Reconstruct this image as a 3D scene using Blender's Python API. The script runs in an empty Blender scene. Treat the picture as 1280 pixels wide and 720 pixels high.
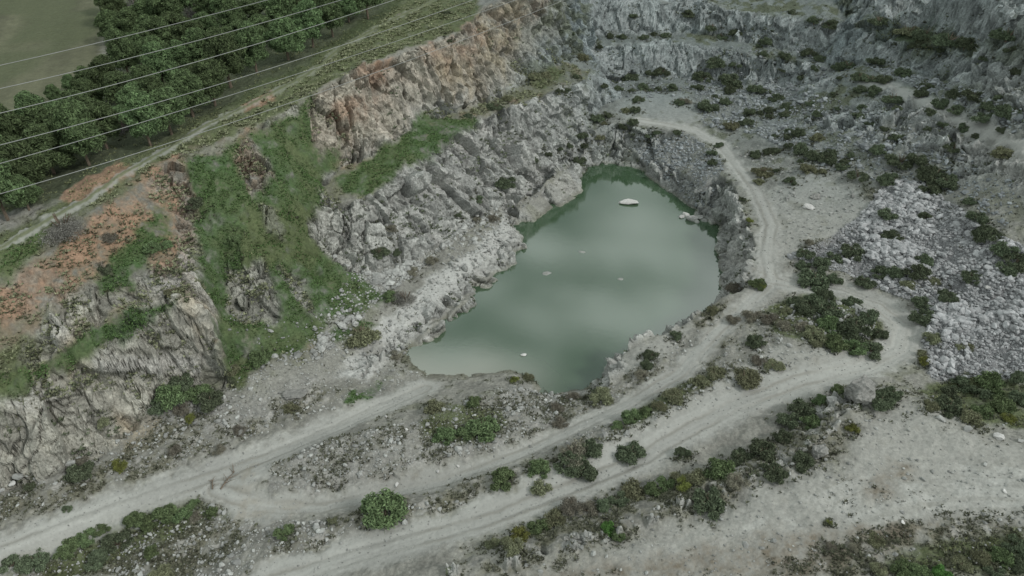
import bpy, math, random
import numpy as np
from mathutils.geometry import delaunay_2d_cdt
from mathutils import Vector
R = math.radians
rnd = random.Random(7)
rng = np.random.default_rng(11)
S = bpy.context.scene
COL = S.collection

# ------------------------------------------------------------------ camera
CAM_H, PITCH, FPX = 85.0, R(36.0), 940.0
cam = bpy.data.cameras.new('camera'); camo = bpy.data.objects.new('camera', cam); COL.objects.link(camo)
camo.location = (0, 0, CAM_H); camo.rotation_euler = (R(90) - PITCH, 0, 0)
cam.sensor_width = 36; cam.lens = FPX / 1280 * 36; cam.clip_end = 6000; cam.clip_start = 0.5
S.camera = camo
# ------------------------------------------------------------------ light
SUN_EL, SUN_AZ = 42.0, 118.0     # azimuth clockwise from +Y: the sun stands to the right and a little behind the camera
sun = bpy.data.lights.new('sun', 'SUN'); suno = bpy.data.objects.new('sun', sun); COL.objects.link(suno)
sun.energy = 2.3; sun.angle = R(10); sun.color = (1.0, 0.985, 0.965)
sd = Vector((math.sin(R(SUN_AZ)) * math.cos(R(SUN_EL)), math.cos(R(SUN_AZ)) * math.cos(R(SUN_EL)), math.sin(R(SUN_EL))))
suno.rotation_euler = (-sd).to_track_quat('-Z', 'Y').to_euler()
W = bpy.data.worlds.new('World'); S.world = W; W.use_nodes = True
nt = W.node_tree; nt.nodes.clear()
def N(t, tp, **kw):
    n = t.nodes.new(tp)
    for k, v in kw.items():
        if k in n.inputs: n.inputs[k].default_value = v
        else: setattr(n, k, v)
    return n
out = N(nt, 'ShaderNodeOutputWorld'); bg = N(nt, 'ShaderNodeBackground'); bg.inputs['Strength'].default_value = 0.076
sky = N(nt, 'ShaderNodeTexSky', sky_type='NISHITA'); sky.sun_disc = False
sky.sun_elevation = R(SUN_EL); sky.sun_rotation = R(SUN_AZ); sky.dust_density = 4.0; sky.air_density = 1.2
hsv = N(nt, 'ShaderNodeHueSaturation'); hsv.inputs['Saturation'].default_value = 0.35
tc = N(nt, 'ShaderNodeTexCoord'); mp = N(nt, 'ShaderNodeMapping'); mp.inputs['Scale'].default_value = (1.0, 0.55, 3.2); mp.inputs['Rotation'].default_value = (0, R(20), R(35))
cn = N(nt, 'ShaderNodeTexNoise'); cn.inputs['Scale'].default_value = 4.8; cn.inputs['Detail'].default_value = 3; cn.inputs['Roughness'].default_value = 0.5
cr = N(nt, 'ShaderNodeMapRange'); cr.inputs[1].default_value = 0.37; cr.inputs[2].default_value = 0.61
cc = N(nt, 'ShaderNodeMix', data_type='RGBA'); cc.inputs[6].default_value = (5.2, 6.1, 6.3, 1); cc.inputs[7].default_value = (22.0, 24.0, 23.4, 1)
mx = N(nt, 'ShaderNodeMix', data_type='RGBA'); mx.inputs[0].default_value = 0.85
L = nt.links.new
L(tc.outputs['Generated'], mp.inputs[0]); L(mp.outputs[0], cn.inputs[0]); L(cn.outputs[0], cr.inputs[0]); L(cr.outputs[0], cc.inputs[0])
L(sky.outputs[0], hsv.inputs['Color']); L(hsv.outputs[0], mx.inputs[6]); L(cc.outputs[2], mx.inputs[7]); L(mx.outputs[2], bg.inputs[0]); L(bg.outputs[0], out.inputs[0])
S.view_settings.view_transform = 'Standard'; S.view_settings.look = 'None'; S.view_settings.gamma = 1; S.view_settings.exposure = -0.30
S.view_settings.use_curve_mapping = False
S.cycles.max_bounces = 4; S.cycles.diffuse_bounces = 2; S.cycles.glossy_bounces = 2; S.cycles.transparent_max_bounces = 4

# ------------------------------------------------------------------ survey: a sight line to a point at a known height
CP, SP = math.cos(PITCH), math.sin(PITCH)
def ray(px, py):
    px = np.asarray(px, float); py = np.asarray(py, float)
    a = (px - 640) / FPX; b = -(py - 360) / FPX
    return np.stack([a, CP + b * SP, -SP + b * CP], -1)          # depth along the view axis = 1
def at(px, py, z):
    d = ray(px, py); t = (np.asarray(z, float) - CAM_H) / d[..., 2]
    p = d * t[..., None]; p[..., 2] += CAM_H; return p

# ------------------------------------------------------------------ noise
def _h(ix, iy, iz, seed):
    n = (ix * 73856093) ^ (iy * 19349663) ^ (iz * 83492791) ^ (seed * 2654435 + 12345)
    n = (n ^ (n >> 13)) * 1274126177
    n = n & 0xffffffff; n = n ^ (n >> 16)
    return (n & 0xffffff).astype(np.float32) / 16777216.0
def vn(x, y, z=None, seed=0):
    ix = np.floor(x).astype(np.int64); iy = np.floor(y).astype(np.int64)
    fx = (x - ix).astype(np.float32); fy = (y - iy).astype(np.float32)
    fx = fx * fx * fx * (fx * (fx * 6 - 15) + 10); fy = fy * fy * fy * (fy * (fy * 6 - 15) + 10)
    def pl(iz):
        a = _h(ix, iy, iz, seed); b = _h(ix + 1, iy, iz, seed); c = _h(ix, iy + 1, iz, seed); d = _h(ix + 1, iy + 1, iz, seed)
        return (a + (b - a) * fx) * (1 - fy) + (c + (d - c) * fx) * fy
    if z is None: return pl(np.int64(0)) * 2 - 1
    iz = np.floor(z).astype(np.int64); fz = (z - iz).astype(np.float32); fz = fz * fz * (3 - 2 * fz)
    return (pl(iz) * (1 - fz) + pl(iz + 1) * fz) * 2 - 1
def fbm(x, y, z=None, o=4, g=0.5, seed=0):
    s = 0; a = 1; t = 0
    for k in range(o):
        s = s + a * vn(x, y, z, seed + k * 17); t += a; a *= g
        x = x * 2.03 + 7.1; y = y * 2.03 + 3.7
        if z is not None: z = z * 2.03 + 1.3
    return s / t
def facets(x, y, z, seed=0):
    """blocky rock: nearest cell, each with its own offset and tilt; returns height and distance to the joint"""
    ix = np.floor(x).astype(np.int64); iy = np.floor(y).astype(np.int64); iz = np.floor(z).astype(np.int64)
    d1 = np.full(x.shape, 9., np.float32); d2 = d1.copy(); hh = np.zeros_like(d1); cid = np.zeros_like(d1)
    for a in (-1, 0, 1):
        for b in (-1, 0, 1):
            for c in (-1, 0, 1):
                jx, jy, jz = ix + a, iy + b, iz + c
                r1 = _h(jx, jy, jz, seed); r2 = _h(jx, jy, jz, seed + 1); r3 = _h(jx, jy, jz, seed + 2)
                ex = (x - jx - r1).astype(np.float32); ey = (y - jy - r2).astype(np.float32); ez = (z - jz - r3).astype(np.float32)
                d = ex * ex + ey * ey + ez * ez
                m = d < d1
                d2 = np.where(m, d1, np.minimum(d2, d))
                d1 = np.where(m, d, d1)
                hh = np.where(m, (r3 - .5) * 1.1 + ex * (r1 - .5) * 1.9 + ey * (r2 - .5) * 1.9 + ez * (r3 + r1 - 1) * 1.2, hh)
                cid = np.where(m, r2, cid)
    return hh, np.sqrt(d2) - np.sqrt(d1), cid
def sm(a, b, x):
    t = np.clip((x - a) / (b - a), 0, 1); return t * t * (3 - 2 * t)

# ------------------------------------------------------------------ survey of the quarry: lines of (px, py, height)
LINES = [
 # lake shore
 [(503,447,0),(530,415,0),(570,385,0),(600,362,0),(640,325,0),(655,297,0),(640,275,0),(660,255,0),(690,232,0),(725,210,0),(765,205,0),(800,213,0),(830,235,0),(862,258,0),(885,268,0),(897,290,0),(898,330,0),(902,368,0),(885,395,0),(845,420,0),(805,436,0),(775,452,0),(757,472,0),(735,486,0),(690,492,0),(665,472,0),(640,464,0),(600,464,0),(560,469,0),(530,466,0),(510,461,0),(503,447,0)],
 [(560,440,-2),(620,400,-4),(700,320,-5),(760,270,-5),(840,300,-5),(850,360,-5),(760,420,-4),(690,460,-2)],
 [(730,240,-4),(780,230,-4)],
 # near right bank
 [(915,372,9.3),(900,370,9),(870,393,8),(835,415,7.2),(800,425,6.8),(770,442,5.5),(757,462,3),(735,479,1.2)],
 [(925,385,9),(880,412,7.8),(820,445,7),(780,470,6),(740,500,5)],
 # east bank top
 [(893,205,7.5),(912,230,7.8),(930,270,8.3),(942,310,9),(940,345,9.4),(915,372,9.3)],
 [(960,352,9.5),(955,320,9.5),(958,300,9.3),(965,285,9.2),(945,240,8.6),(920,205,8.3),(900,180,8.2),(870,165,8),(830,158,8)],
 # far end
 [(728,192,2.6),(745,183,4),(765,176,4.5),(790,178,4.2)],
 [(750,155,7.5),(775,153,8),(800,158,8),(850,165,8),(880,180,8)],
 [(812,190,3.5),(845,215,4),(872,240,4),(888,258,2.5)],
 # left shelf along the water
 [(440,462,1.5),(500,415,2.2),(540,380,3),(580,340,3.2),(610,305,3.4),(628,278,3.2),(650,250,3.2),(690,222,3),(720,202,3)],
 [(470,470,.9),(500,440,1.2),(535,405,2.0),(575,374,2.2),(600,350,2.4),(638,314,2.6),(648,297,2.6)],
 [(400,440,4),(440,405,4.5),(490,365,4.5),(530,330,4.2),(560,300,4.4),(600,270,4.4),(640,246,4.6),(700,213,4.6),(722,195,4.8)],
 # main wall foot and crest
 [(395,345,9.5),(430,345,8),(470,340,6.2),(520,320,5.4),(560,285,5.8),(600,256,6),(650,230,6),(700,205,6),(728,183,6.4),(748,135,8)],
 [(388,300,13.5),(395,285,14.6),(420,265,15.8),(470,240,17.6),(510,205,18.6),(560,170,19),(600,150,19),(650,130,18.8),(700,115,17.8),(738,103,16.2),(742,85,16.5),(735,66,17.6)],
 [(425,257,16.6),(475,232,18),(515,198,19),(563,164,19.4),(603,144,19.4),(655,124,19.2),(703,108,18.6)],
 # upper wall foot and rim
 [(400,235,18.6),(430,207,19.4),(480,190,19.6),(500,165,19.8),(560,142,19.9),(610,122,19.9),(650,102,19.9),(700,75,19.9),(735,50,19.6)],
 [(-60,365,23.5),(0,343,25),(60,318,26),(130,265,28),(200,205,30),(240,190,30),(300,165,30.5),(350,140,31),(400,113,32.3),(450,86,33),(520,62,33.5),(570,45,34),(600,15,35.5),(640,-10,36),(720,-25,33)],
 [(-60,330,25.5),(-20,315,26.5),(30,290,27.5),(90,255,28.6),(150,217,30),(230,170,30.4),(300,130,31),(380,90,32.2),(440,52,33.5),(500,20,34.3),(560,-10,35.5)],
 [(-60,230,26),(0,190,25.5),(100,120,25.5),(150,50,25),(250,0,27.5),(350,-30,30)],
 [(-100,100,24),(0,60,24),(60,0,24)],
 [(0,260,27.6),(100,200,28.5),(200,130,29.4),(300,60,30.5),(400,0,32.5)],
 # crag on the left
 [(-60,630,4),(0,610,4),(60,600,4),(130,568,4.2),(170,525,4.6),(220,500,5),(275,482,5),(330,455,5),(380,445,4.8)],
 [(-60,570,11),(0,520,13),(40,495,14),(76,470,15),(130,435,16.5),(175,410,17.5),(228,370,19),(262,393,17.6)],
 [(262,393,17.6),(268,430,11),(268,465,6)],
 [(-60,505,15.8),(0,470,17),(60,440,18),(110,405,19),(160,375,19.6),(200,360,20),(235,347,20.4)],
 [(-60,450,19),(0,420,20),(30,400,20.6),(90,370,22),(130,350,22.6),(175,345,22.2),(205,322,23),(240,340,21)],
 [(240,300,22),(280,300,19.5),(278,350,14.5),(278,400,11),(285,455,5.8)],
 # green slope
 [(235,240,26),(300,240,24.5),(350,225,24),(395,215,22.5)],
 [(300,300,19.5),(350,290,19),(385,262,17.8)],
 [(305,360,14.5),(350,340,14.8),(385,320,13)],
 [(310,410,9.2),(360,390,9.8),(410,370,9)],
 [(320,440,6),(370,425,6.2),(430,390,6)],
 # lower ground left of the lake
 [(300,500,4.2),(360,480,4.2),(400,468,3.4),(450,462,2),(500,458,.9)],
 [(-60,722,3),(0,692,3),(100,650,3),(200,612,3),(270,592,3),(330,572,3),(420,535,2.5),(500,500,1.6),(545,478,.7)],
 [(0,640,3.4),(100,612,3.5),(200,570,3.6),(280,545,3.6),(360,520,3.4),(440,485,2.6)],
 # rubble island
 [(330,590,4.2),(400,560,5),(470,540,5.6),(540,525,5.6),(600,500,4.6),(650,482,3),(690,500,4)],
 [(360,608,4.4),(450,592,5.4),(540,570,5.8),(620,548,5.6),(690,518,5.2)],
 # middle track, berm, broad road
 [(280,625,3),(340,632,3),(400,632,3.1),(480,618,3.4),(560,600,4),(650,567,5),(720,535,6),(780,508,6.6),(850,468,7.3),(880,432,7.9),(920,395,8.7),(960,358,9.5)],
 [(330,690,5.2),(390,665,5.6),(440,645,5.8),(500,630,6.3),(560,620,6.8),(620,600,7.5),(700,580,8.5),(760,550,8.9),(830,512,9.4),(900,472,9.8),(960,440,10.1)],
 [(340,725,5),(450,690,5.5),(600,650,6.4),(700,612,7.2),(800,570,8),(860,535,8.6),(920,505,9.1),(1000,478,9.7),(1080,460,10),(1130,435,10.2),(1138,405,10.2),(1105,380,10),(1050,362,9.8),(980,350,9.5)],
 [(430,720,6),(600,675,7.2),(640,665,7.4)],
 # lower left corner
 [(-60,745,2),(0,712,1.5),(100,670,1.6),(180,650,2),(260,650,2.4),(290,660,3)],
 [(60,730,-.5),(160,700,.8),(240,700,2)],
 # inner loop
 [(940,400,9.6),(1000,375,10.4),(1060,375,10.6),(1095,405,10.6),(1085,435,10.6),(1020,425,11),(985,422,11.2),(960,430,10.4)],
 # long ridge in front
 [(560,715,7.8),(620,700,9),(700,680,9.8),(760,660,10.4),(850,626,11.5),(930,592,12.2),(1000,562,12.9),(1045,520,13.6),(1075,490,14.2),(1105,483,14),(1130,490,13.2)],
 [(540,700,6.8),(600,690,7.2),(680,662,7.8),(760,628,8.4),(860,588,8.9),(930,558,9.4),(1000,522,9.9),(1045,488,10.3),(1085,470,10.5)],
 [(620,725,8.6),(750,690,9.8),(860,650,10.6),(950,610,11.6),(1030,570,12.4),(1090,525,13)],
 [(850,690,10.5),(1000,640,12),(1100,580,13),(1200,580,13),(1290,600,13.4)],
 [(1000,720,11.8),(1150,670,12.6),(1280,660,13.2),(1340,680,13.5)],
 [(1130,490,13.2),(1180,512,13.2),(1230,523,13.3),(1290,542,13.5),(1340,560,13.8)],
 [(1150,480,10.4),(1180,487,10.3),(1230,497,10.6),(1290,510,11.2),(1350,525,12)],
 # rubble slope on the right
 [(1165,450,10.8),(1270,465,12),(1350,470,13)],
 [(1160,385,11.6),(1220,385,12.8),(1280,375,14.4),(1350,370,16)],
 [(1030,338,10.4),(1100,340,11),(1170,320,13),(1280,300,18),(1350,290,20)],
 [(1060,300,11.4),(1110,285,12.2),(1180,265,15)],
 [(970,310,9.6),(1000,280,9.8),(1050,250,10.4),(1090,240,12.4)],
 [(990,240,9.8),(960,200,9.8),(920,160,9)],
 [(1000,190,12),(1060,200,13.2),(1120,215,14.6),(1180,225,16.2),(1280,245,21.2)],
 # ridge path upper right
 [(1350,235,26.5),(1290,195,25),(1245,172,24),(1200,150,23),(1150,124,22),(1110,106,21.2),(1075,97,20.4),(1055,92,19.6)],
 [(1100,165,17.8),(1140,182,18),(1190,196,19),(1250,215,21),(1300,235,23)],
 [(1000,150,12.6),(1040,140,15.5),(1090,135,18.6)],
 [(950,150,9.8),(980,125,11.5),(1010,110,12.8),(1040,95,16)],
 [(1090,75,21),(1150,89,22.4),(1220,112,24),(1290,137,26.4),(1350,160,28)],
 [(1060,57,22.6),(1090,50,25.2),(1150,56,27.4),(1220,76,29.4),(1290,96,32),(1350,115,34)],
 [(1060,25,25),(1085,18,27),(1140,27,29),(1200,46,31),(1290,62,34),(1350,80,36)],
 [(1060,-15,31),(1100,-15,34),(1170,-15,38),(1240,-15,42),(1290,0,43),(1350,20,45)],
 # back benches
 [(750,150,8),(765,130,8.4),(800,122,8.6),(870,132,8.8),(940,132,9.4)],
 [(752,105,9),(770,100,9.2),(800,97,9.4),(870,95,10),(930,100,10.4),(980,100,12)],
 [(742,60,17.2),(760,56,17.1),(800,57,17),(860,55,17.4),(910,66,16.5),(960,76,16.1),(1020,80,17.2),(1050,80,18)],
 [(745,42,18),(780,38,18),(860,40,18.3),(900,46,17.9),(960,58,18.2),(1030,63,19.2)],
 [(745,-5,26),(780,0,25.5),(860,4,25),(930,18,24),(990,22,25),(1045,28,26)],
 [(700,-60,32),(860,-25,26.4),(960,-10,27),(1040,0,28.5)],
 # beyond the frame
 [(-300,820,2),(0,800,1),(300,800,4),(700,800,9),(1000,800,12),(1500,800,14)],
]
pts = []
for ln in LINES:
    w = at([p[0] for p in ln], [p[1] for p in ln], [p[2] for p in ln])
    for a, b in zip(w[:-1], w[1:]):
        n = max(1, int(np.linalg.norm(b[:2] - a[:2]) / 2.0))
        for k in range(n): pts.append(a + (b - a) * k / n)
    pts.append(w[-1])
for x, y, z in [(-700,-200,5),(-60,-60,4),(60,-60,12),(700,-200,16),(-30,20,3),(40,20,12),(90,40,15),(-90,30,5),(-120,60,12),(-150,110,24),(150,60,18),(170,110,26),(200,160,36),
                (-700,700,20),(-250,250,23),(-100,320,24),(0,330,26),(150,330,38),(700,700,60),(260,250,46),(-60,290,24),(-700,200,20),(700,200,50),(0,700,30)]:
    pts.append(np.array([x, y, z], float))
P = np.array(pts)
key = np.round(P[:, :2] / 0.9).astype(int); _, ui = np.unique(key, axis=0, return_index=True); P = P[np.sort(ui)]
vv, _, ff, ov, _, _ = delaunay_2d_cdt([Vector(p[:2]) for p in P], [], [], 0, 1e-4)
V2 = np.array([tuple(v) for v in vv]); VZ = np.array([P[o[0], 2] for o in ov])
X0, X1, Y0, Y1, RS = -300., 320., -120., 420., 0.5
gx = np.arange(X0, X1, RS); gy = np.arange(Y0, Y1, RS)
HB = np.full((len(gy), len(gx)), 12., np.float32)
for f in ff:
    a, b, c = V2[f[0]], V2[f[1]], V2[f[2]]
    i0 = max(0, int((min(a[0], b[0], c[0]) - X0) / RS)); i1 = min(len(gx), int((max(a[0], b[0], c[0]) - X0) / RS) + 2)
    j0 = max(0, int((min(a[1], b[1], c[1]) - Y0) / RS)); j1 = min(len(gy), int((max(a[1], b[1], c[1]) - Y0) / RS) + 2)
    if i1 <= i0 or j1 <= j0: continue
    XX, YY = np.meshgrid(gx[i0:i1], gy[j0:j1])
    det = (b[1]-c[1])*(a[0]-c[0]) + (c[0]-b[0])*(a[1]-c[1])
    if abs(det) < 1e-9: continue
    l1 = ((b[1]-c[1])*(XX-c[0]) + (c[0]-b[0])*(YY-c[1])) / det
    l2 = ((c[1]-a[1])*(XX-c[0]) + (a[0]-c[0])*(YY-c[1])) / det
    l3 = 1 - l1 - l2
    m = (l1 >= -1e-6) & (l2 >= -1e-6) & (l3 >= -1e-6)
    HB[j0:j1, i0:i1][m] = (l1*VZ[f[0]] + l2*VZ[f[1]] + l3*VZ[f[2]])[m]
def blur(A, s):
    r = int(3*s/RS) + 1; k = np.exp(-.5*((np.arange(-r, r+1)*RS)/s)**2); k /= k.sum()
    B = np.pad(A, ((r, r), (0, 0)), 'edge'); A = sum(k[i]*B[i:i+A.shape[0]] for i in range(2*r+1))
    B = np.pad(A, ((0, 0), (r, r)), 'edge'); return sum(k[i]*B[:, i:i+A.shape[1]] for i in range(2*r+1))
HB = blur(HB, 0.5)
def samp(A, x, y):
    u = np.clip((x - X0)/RS, 0, len(gx)-1.001); v = np.clip((y - Y0)/RS, 0, len(gy)-1.001)
    i = u.astype(int); j = v.astype(int); fu = u-i; fv = v-j
    return (A[j, i]*(1-fu) + A[j, i+1]*fu)*(1-fv) + (A[j+1, i]*(1-fu) + A[j+1, i+1]*fu)*fv
HZ = lambda x, y: samp(HB, x, y)
def hit(px, py):
    d = ray(px, py); shp = d.shape[:-1]; d = d.reshape(-1, 3)
    t = np.full(len(d), 40.); done = np.zeros(len(d), bool)
    for _ in range(900):
        p = d * t[:, None]; g = p[:, 2] + CAM_H - np.maximum(HZ(p[:, 0], p[:, 1]), -.05)
        done |= (g <= 0.02); t = np.where(done, t, t + np.clip(g*0.35, .05, 3))
        if done.all() or t.min() > 900: break
    p = d * t[:, None]; p[:, 2] += CAM_H
    return p.reshape(shp + (3,))

# ------------------------------------------------------------------ ground mesh
def steps():
    y = [44.0]
    while y[-1] < 238: y.append(y[-1] + 0.135 + (y[-1]-44)*0.00105)
    while y[-1] < 275: y.append(y[-1] + 1.2)
    y += [285, 300, 330, 380, 450, 600, 900, 1500]
    return np.array([-200, -120, -70, -40, -20, -8, 2, 10, 16, 21, 25, 28.5, 31.5, 34, 36, 38, 39.6, 41, 42.2, 43.2] + y)
ys = steps(); us = np.linspace(-1, 1, 1041); us = np.concatenate([[-14, -7, -3, -2, -1.5, -1.25, -1.1, -1.03], us, [1.03, 1.1, 1.25, 1.5, 2, 3, 7, 14]])
NV, NU = len(ys), len(us)
wy = np.maximum(0.57*ys + 37, 45)
GX = (us[None, :] * wy[:, None]).astype(np.float64); GY = np.repeat(ys[:, None], NU, 1)
x = GX.ravel(); y = GY.ravel(); z = HZ(x, y)
dx = (HZ(x+.6, y) - HZ(x-.6, y))/1.2; dy = (HZ(x, y+.6) - HZ(x, y-.6))/1.2
slope = np.sqrt(dx*dx + dy*dy)
nz = 1/np.sqrt(1+slope**2); nx, ny = -dx*nz, -dy*nz

wn1 = fbm(x*.12, y*.12, o=3, seed=3); wn2 = fbm(x*.12+50, y*.12, o=3, seed=5)
nfine = fbm(x*1.7, y*1.7, o=2, seed=14); wf = fbm(x*.6, y*.6, o=3, seed=9); wg = fbm(x*.6+30, y*.6, o=3, seed=12)
WX = x + wn1*1.6 + wf*1.1; WY = y + wn2*1.6 + wg*1.1
def dens(poly, closed=True, n=8):
    q = []
    m = len(poly) if closed else len(poly)-1
    for i in range(m):
        a, b = poly[i], poly[(i+1) % len(poly)]
        for k in range(n): q.append((a[0]+(b[0]-a[0])*k/n, a[1]+(b[1]-a[1])*k/n))
    if not closed: q.append(poly[-1])
    return np.array(q)
def zone(poly, soft=1.2, warp=True, warpk=1.0):
    """0..1 mask of a plan polygon surveyed by its outline"""
    w = hit(*dens(poly).T)[:, :2]
    ax, ay = (x + (WX-x)*warpk, y + (WY-y)*warpk) if warp else (x, y)
    m = np.zeros(len(x), np.float32)
    s = np.where((ax > w[:,0].min()-soft*2) & (ax < w[:,0].max()+soft*2) & (ay > w[:,1].min()-soft*2) & (ay < w[:,1].max()+soft*2))[0]
    if not len(s): return m
    qx, qy = ax[s], ay[s]; inside = np.zeros(len(s), bool); dm = np.full(len(s), 1e9)
    for i in range(len(w)):
        a, b = w[i], w[(i+1) % len(w)]
        e = b-a; L2 = e@e + 1e-12
        t = np.clip(((qx-a[0])*e[0] + (qy-a[1])*e[1])/L2, 0, 1)
        dm = np.minimum(dm, (qx-a[0]-t*e[0])**2 + (qy-a[1]-t*e[1])**2)
        if abs(e[1]) > 1e-9:
            c = ((a[1] > qy) != (b[1] > qy)) & (qx < e[0]*(qy-a[1])/e[1] + a[0]); inside ^= c
    sd_ = np.sqrt(dm)*np.where(inside, 1, -1)
    m[s] = sm(-soft*.5, soft*.5, sd_); return m
def path(poly, hw, soft=0.8, closed=False):
    """distance to a surveyed line: mask and signed lateral offset"""
    w = hit(*dens(poly, closed, 10).T)[:, :2]
    m = np.zeros(len(x), np.float32); lat = np.full(len(x), 99., np.float32)
    ax, ay = x + wf*.22, y + wg*.22
    s = np.where((ax > w[:,0].min()-hw-3) & (ax < w[:,0].max()+hw+3) & (ay > w[:,1].min()-hw-3) & (ay < w[:,1].max()+hw+3))[0]
    qx, qy = ax[s], ay[s]; dm = np.full(len(s), 1e9); sg = np.ones(len(s)); al = np.zeros(len(s)); cum = 0.
    for i in range(len(w)-1):
        a, b = w[i], w[i+1]; e = b-a; L2 = e@e + 1e-12
        t = np.clip(((qx-a[0])*e[0] + (qy-a[1])*e[1])/L2, 0, 1)
        ux, uy = qx-a[0]-t*e[0], qy-a[1]-t*e[1]; d = ux*ux+uy*uy
        k = d < dm; dm = np.where(k, d, dm); sg = np.where(k, np.sign(e[0]*uy-e[1]*ux), sg); al = np.where(k, cum+t*math.sqrt(L2), al); cum += math.sqrt(L2)
    d = np.sqrt(dm); m[s] = 1 - sm(hw-soft*.5, hw+soft*.5, d + .9*wg[s] + .5*nfine[s]); lat[s] = d*sg; alg = np.zeros(len(x), np.float32); alg[s] = al
    return m, lat, alg
ROADS = {   # name -> (line, half width, label)
 'lower': ([(-60,720),(0,690),(100,652),(200,614),(270,592),(330,572),(420,535),(490,503),(530,486)], 2.8, 'pale gravel track climbing left from the near end of the lake'),
 'middle': ([(270,612),(340,633),(400,634),(480,618),(560,600),(650,567),(720,535),(780,508),(850,468),(880,432),(920,395),(960,358)], 1.9, 'narrow dirt track curving from the junction up along the near lake bank'),
 'broad': ([(330,732),(450,692),(600,650),(700,612),(800,572),(860,537),(920,507),(1000,478),(1080,460),(1125,437),(1132,408),(1100,382),(1050,364),(960,350)], 3.0, 'broad pale haul road that loops round the scrub island on the right'),
 'east': ([(965,352),(957,320),(960,295),(962,280),(945,240),(920,205),(900,180),(870,163),(830,155),(800,150)], 1.9, 'light dirt track running along the right bank to the far terrace'),
 'ridge': ([(1350,238),(1290,196),(1245,173),(1200,151),(1150,125),(1110,107),(1075,97)], 1.9, 'pale path along the ridge at upper right'),
 'rim': ([(-60,332),(-20,318),(0,310),(50,280),(111,247),(150,218),(188,198),(250,160),(312,130),(386,92),(430,56),(500,20),(560,-8)], 1.0, 'grassy vehicle track along the quarry rim beside the pines'),
}
road = np.zeros(len(x), np.float32); roadid = np.zeros(len(x), int); latr = np.full(len(x), 99., np.float32); alr = np.zeros(len(x), np.float32)
for i, (k, (ln, hw, lb)) in enumerate(ROADS.items()):
    m, lt, al_ = path(ln, hw*.93, 2.3 if k != 'rim' else .8)
    g = m > road; road = np.maximum(road, m); roadid[g] = i+1; nr = np.abs(lt) < np.abs(latr); latr = np.where(nr, lt, latr); alr = np.where(nr, al_, alr)
PAVED = zone([(285,590),(330,575),(345,590),(320,600),(330,620),(380,634),(340,650),(290,650),(280,630)], 2)
road = np.maximum(road, PAVED)

def Zs(*ps, soft=1.5, k=1.0):
    m = 0
    for p_ in ps: m = np.maximum(m, zone(p_, soft, warpk=k))
    return m
Zbare = Zs([(282,340),(335,322),(352,368),(348,402),(310,398),(285,382)],[(290,192),(312,165),(345,225),(312,248)],[(165,380),(172,350),(205,320),(238,338),(262,388),(264,470),(182,490),(130,560),(0,598),(-40,600),(-40,550),(76,474),(120,440),(180,405),(225,372)],
  [(22,448),(60,410),(110,392),(112,410),(75,440),(40,470)],[(320,255),(345,262),(352,300),(330,292)],[(352,330),(380,345),(400,395),(375,380)],[(225,195),(240,260),(236,330),(222,330),(215,260)], soft=1.2, k=.6)
Zgrass = Zs([(228,205),(300,172),(350,146),(392,122),(388,165),(400,195),(430,185),(420,215),(400,235),(395,262),(380,300),(410,325),(450,345),(490,372),(455,398),(420,395),(385,420),(330,455),(290,475),(272,440),(268,380),(245,330),(236,270)],
            [(425,225),(470,195),(500,168),(540,150),(595,148),(560,175),(510,203),(465,238),(430,240)],
            [(-40,500),(0,478),(60,443),(110,412),(150,392),(190,370),(240,350),(250,365),(225,370),(180,402),(130,432),(76,468),(0,516),(-40,530)],
            [(120,350),(135,325),(158,300),(178,270),(198,250),(208,290),(185,320),(160,350),(130,362)],
            [(0,312),(50,290),(75,290),(50,312),(20,345),(0,355)],
            [(430,486),(480,480),(455,500),(430,500)],
            [(412,415),(435,405),(475,408),(470,418),(420,425)])
Zgrass = Zgrass*(1-.9*Zbare)
Zolive = Zs([(175,205),(250,165),(330,125),(400,85),(440,55),(500,18),(560,-10),(600,-5),(600,15),(560,45),(470,75),(400,110),(330,150),(240,185),(190,205)],
            [(0,702),(60,676),(140,645),(240,625),(285,645),(250,662),(180,690),(110,722),(0,722)],
            [(520,528),(560,508),(615,513),(625,535),(575,552),(530,548)],
            [(658,82),(690,78),(705,95),(680,108),(655,100)],
            [(1075,20),(1140,30),(1200,50),(1290,65),(1290,95),(1200,72),(1130,52),(1080,45)],
            [(1100,722),(1130,700),(1200,682),(1290,668),(1290,722)],[(1150,478),(1210,465),(1290,480),(1290,535),(1210,520),(1170,505)],
            [(0,440),(60,420),(40,480),(0,500)],[(255,450),(330,440),(300,480),(260,478)],
            [(955,388),(1000,367),(1060,367),(1100,400),(1095,438),(1040,432),(970,412)],
            [(785,520),(850,480),(900,455),(900,470),(850,500),(790,530)],[(300,262),(390,255),(395,330),(300,330)])
Zolive = np.maximum(Zolive, zone([(-60,350),(0,318),(60,290),(120,254),(190,205),(310,140),(385,100),(430,66),(500,28),(560,5),(600,-20),(560,-30),(490,0),(425,42),(380,78),(305,116),(180,186),(100,235),(40,272),(-60,318)], 2.5))
Zforest = Zs([(-60,300),(0,262),(60,255),(150,205),(210,172),(290,130),(370,90),(430,52),(500,12),(520,-30),(140,-60),(128,40),(150,95),(90,120),(0,165),(-60,190)], soft=3)
Zfield = Zs([(-160,-60),(136,-60),(126,45),(135,85),(70,125),(0,180),(-160,250)], soft=4)
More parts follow.
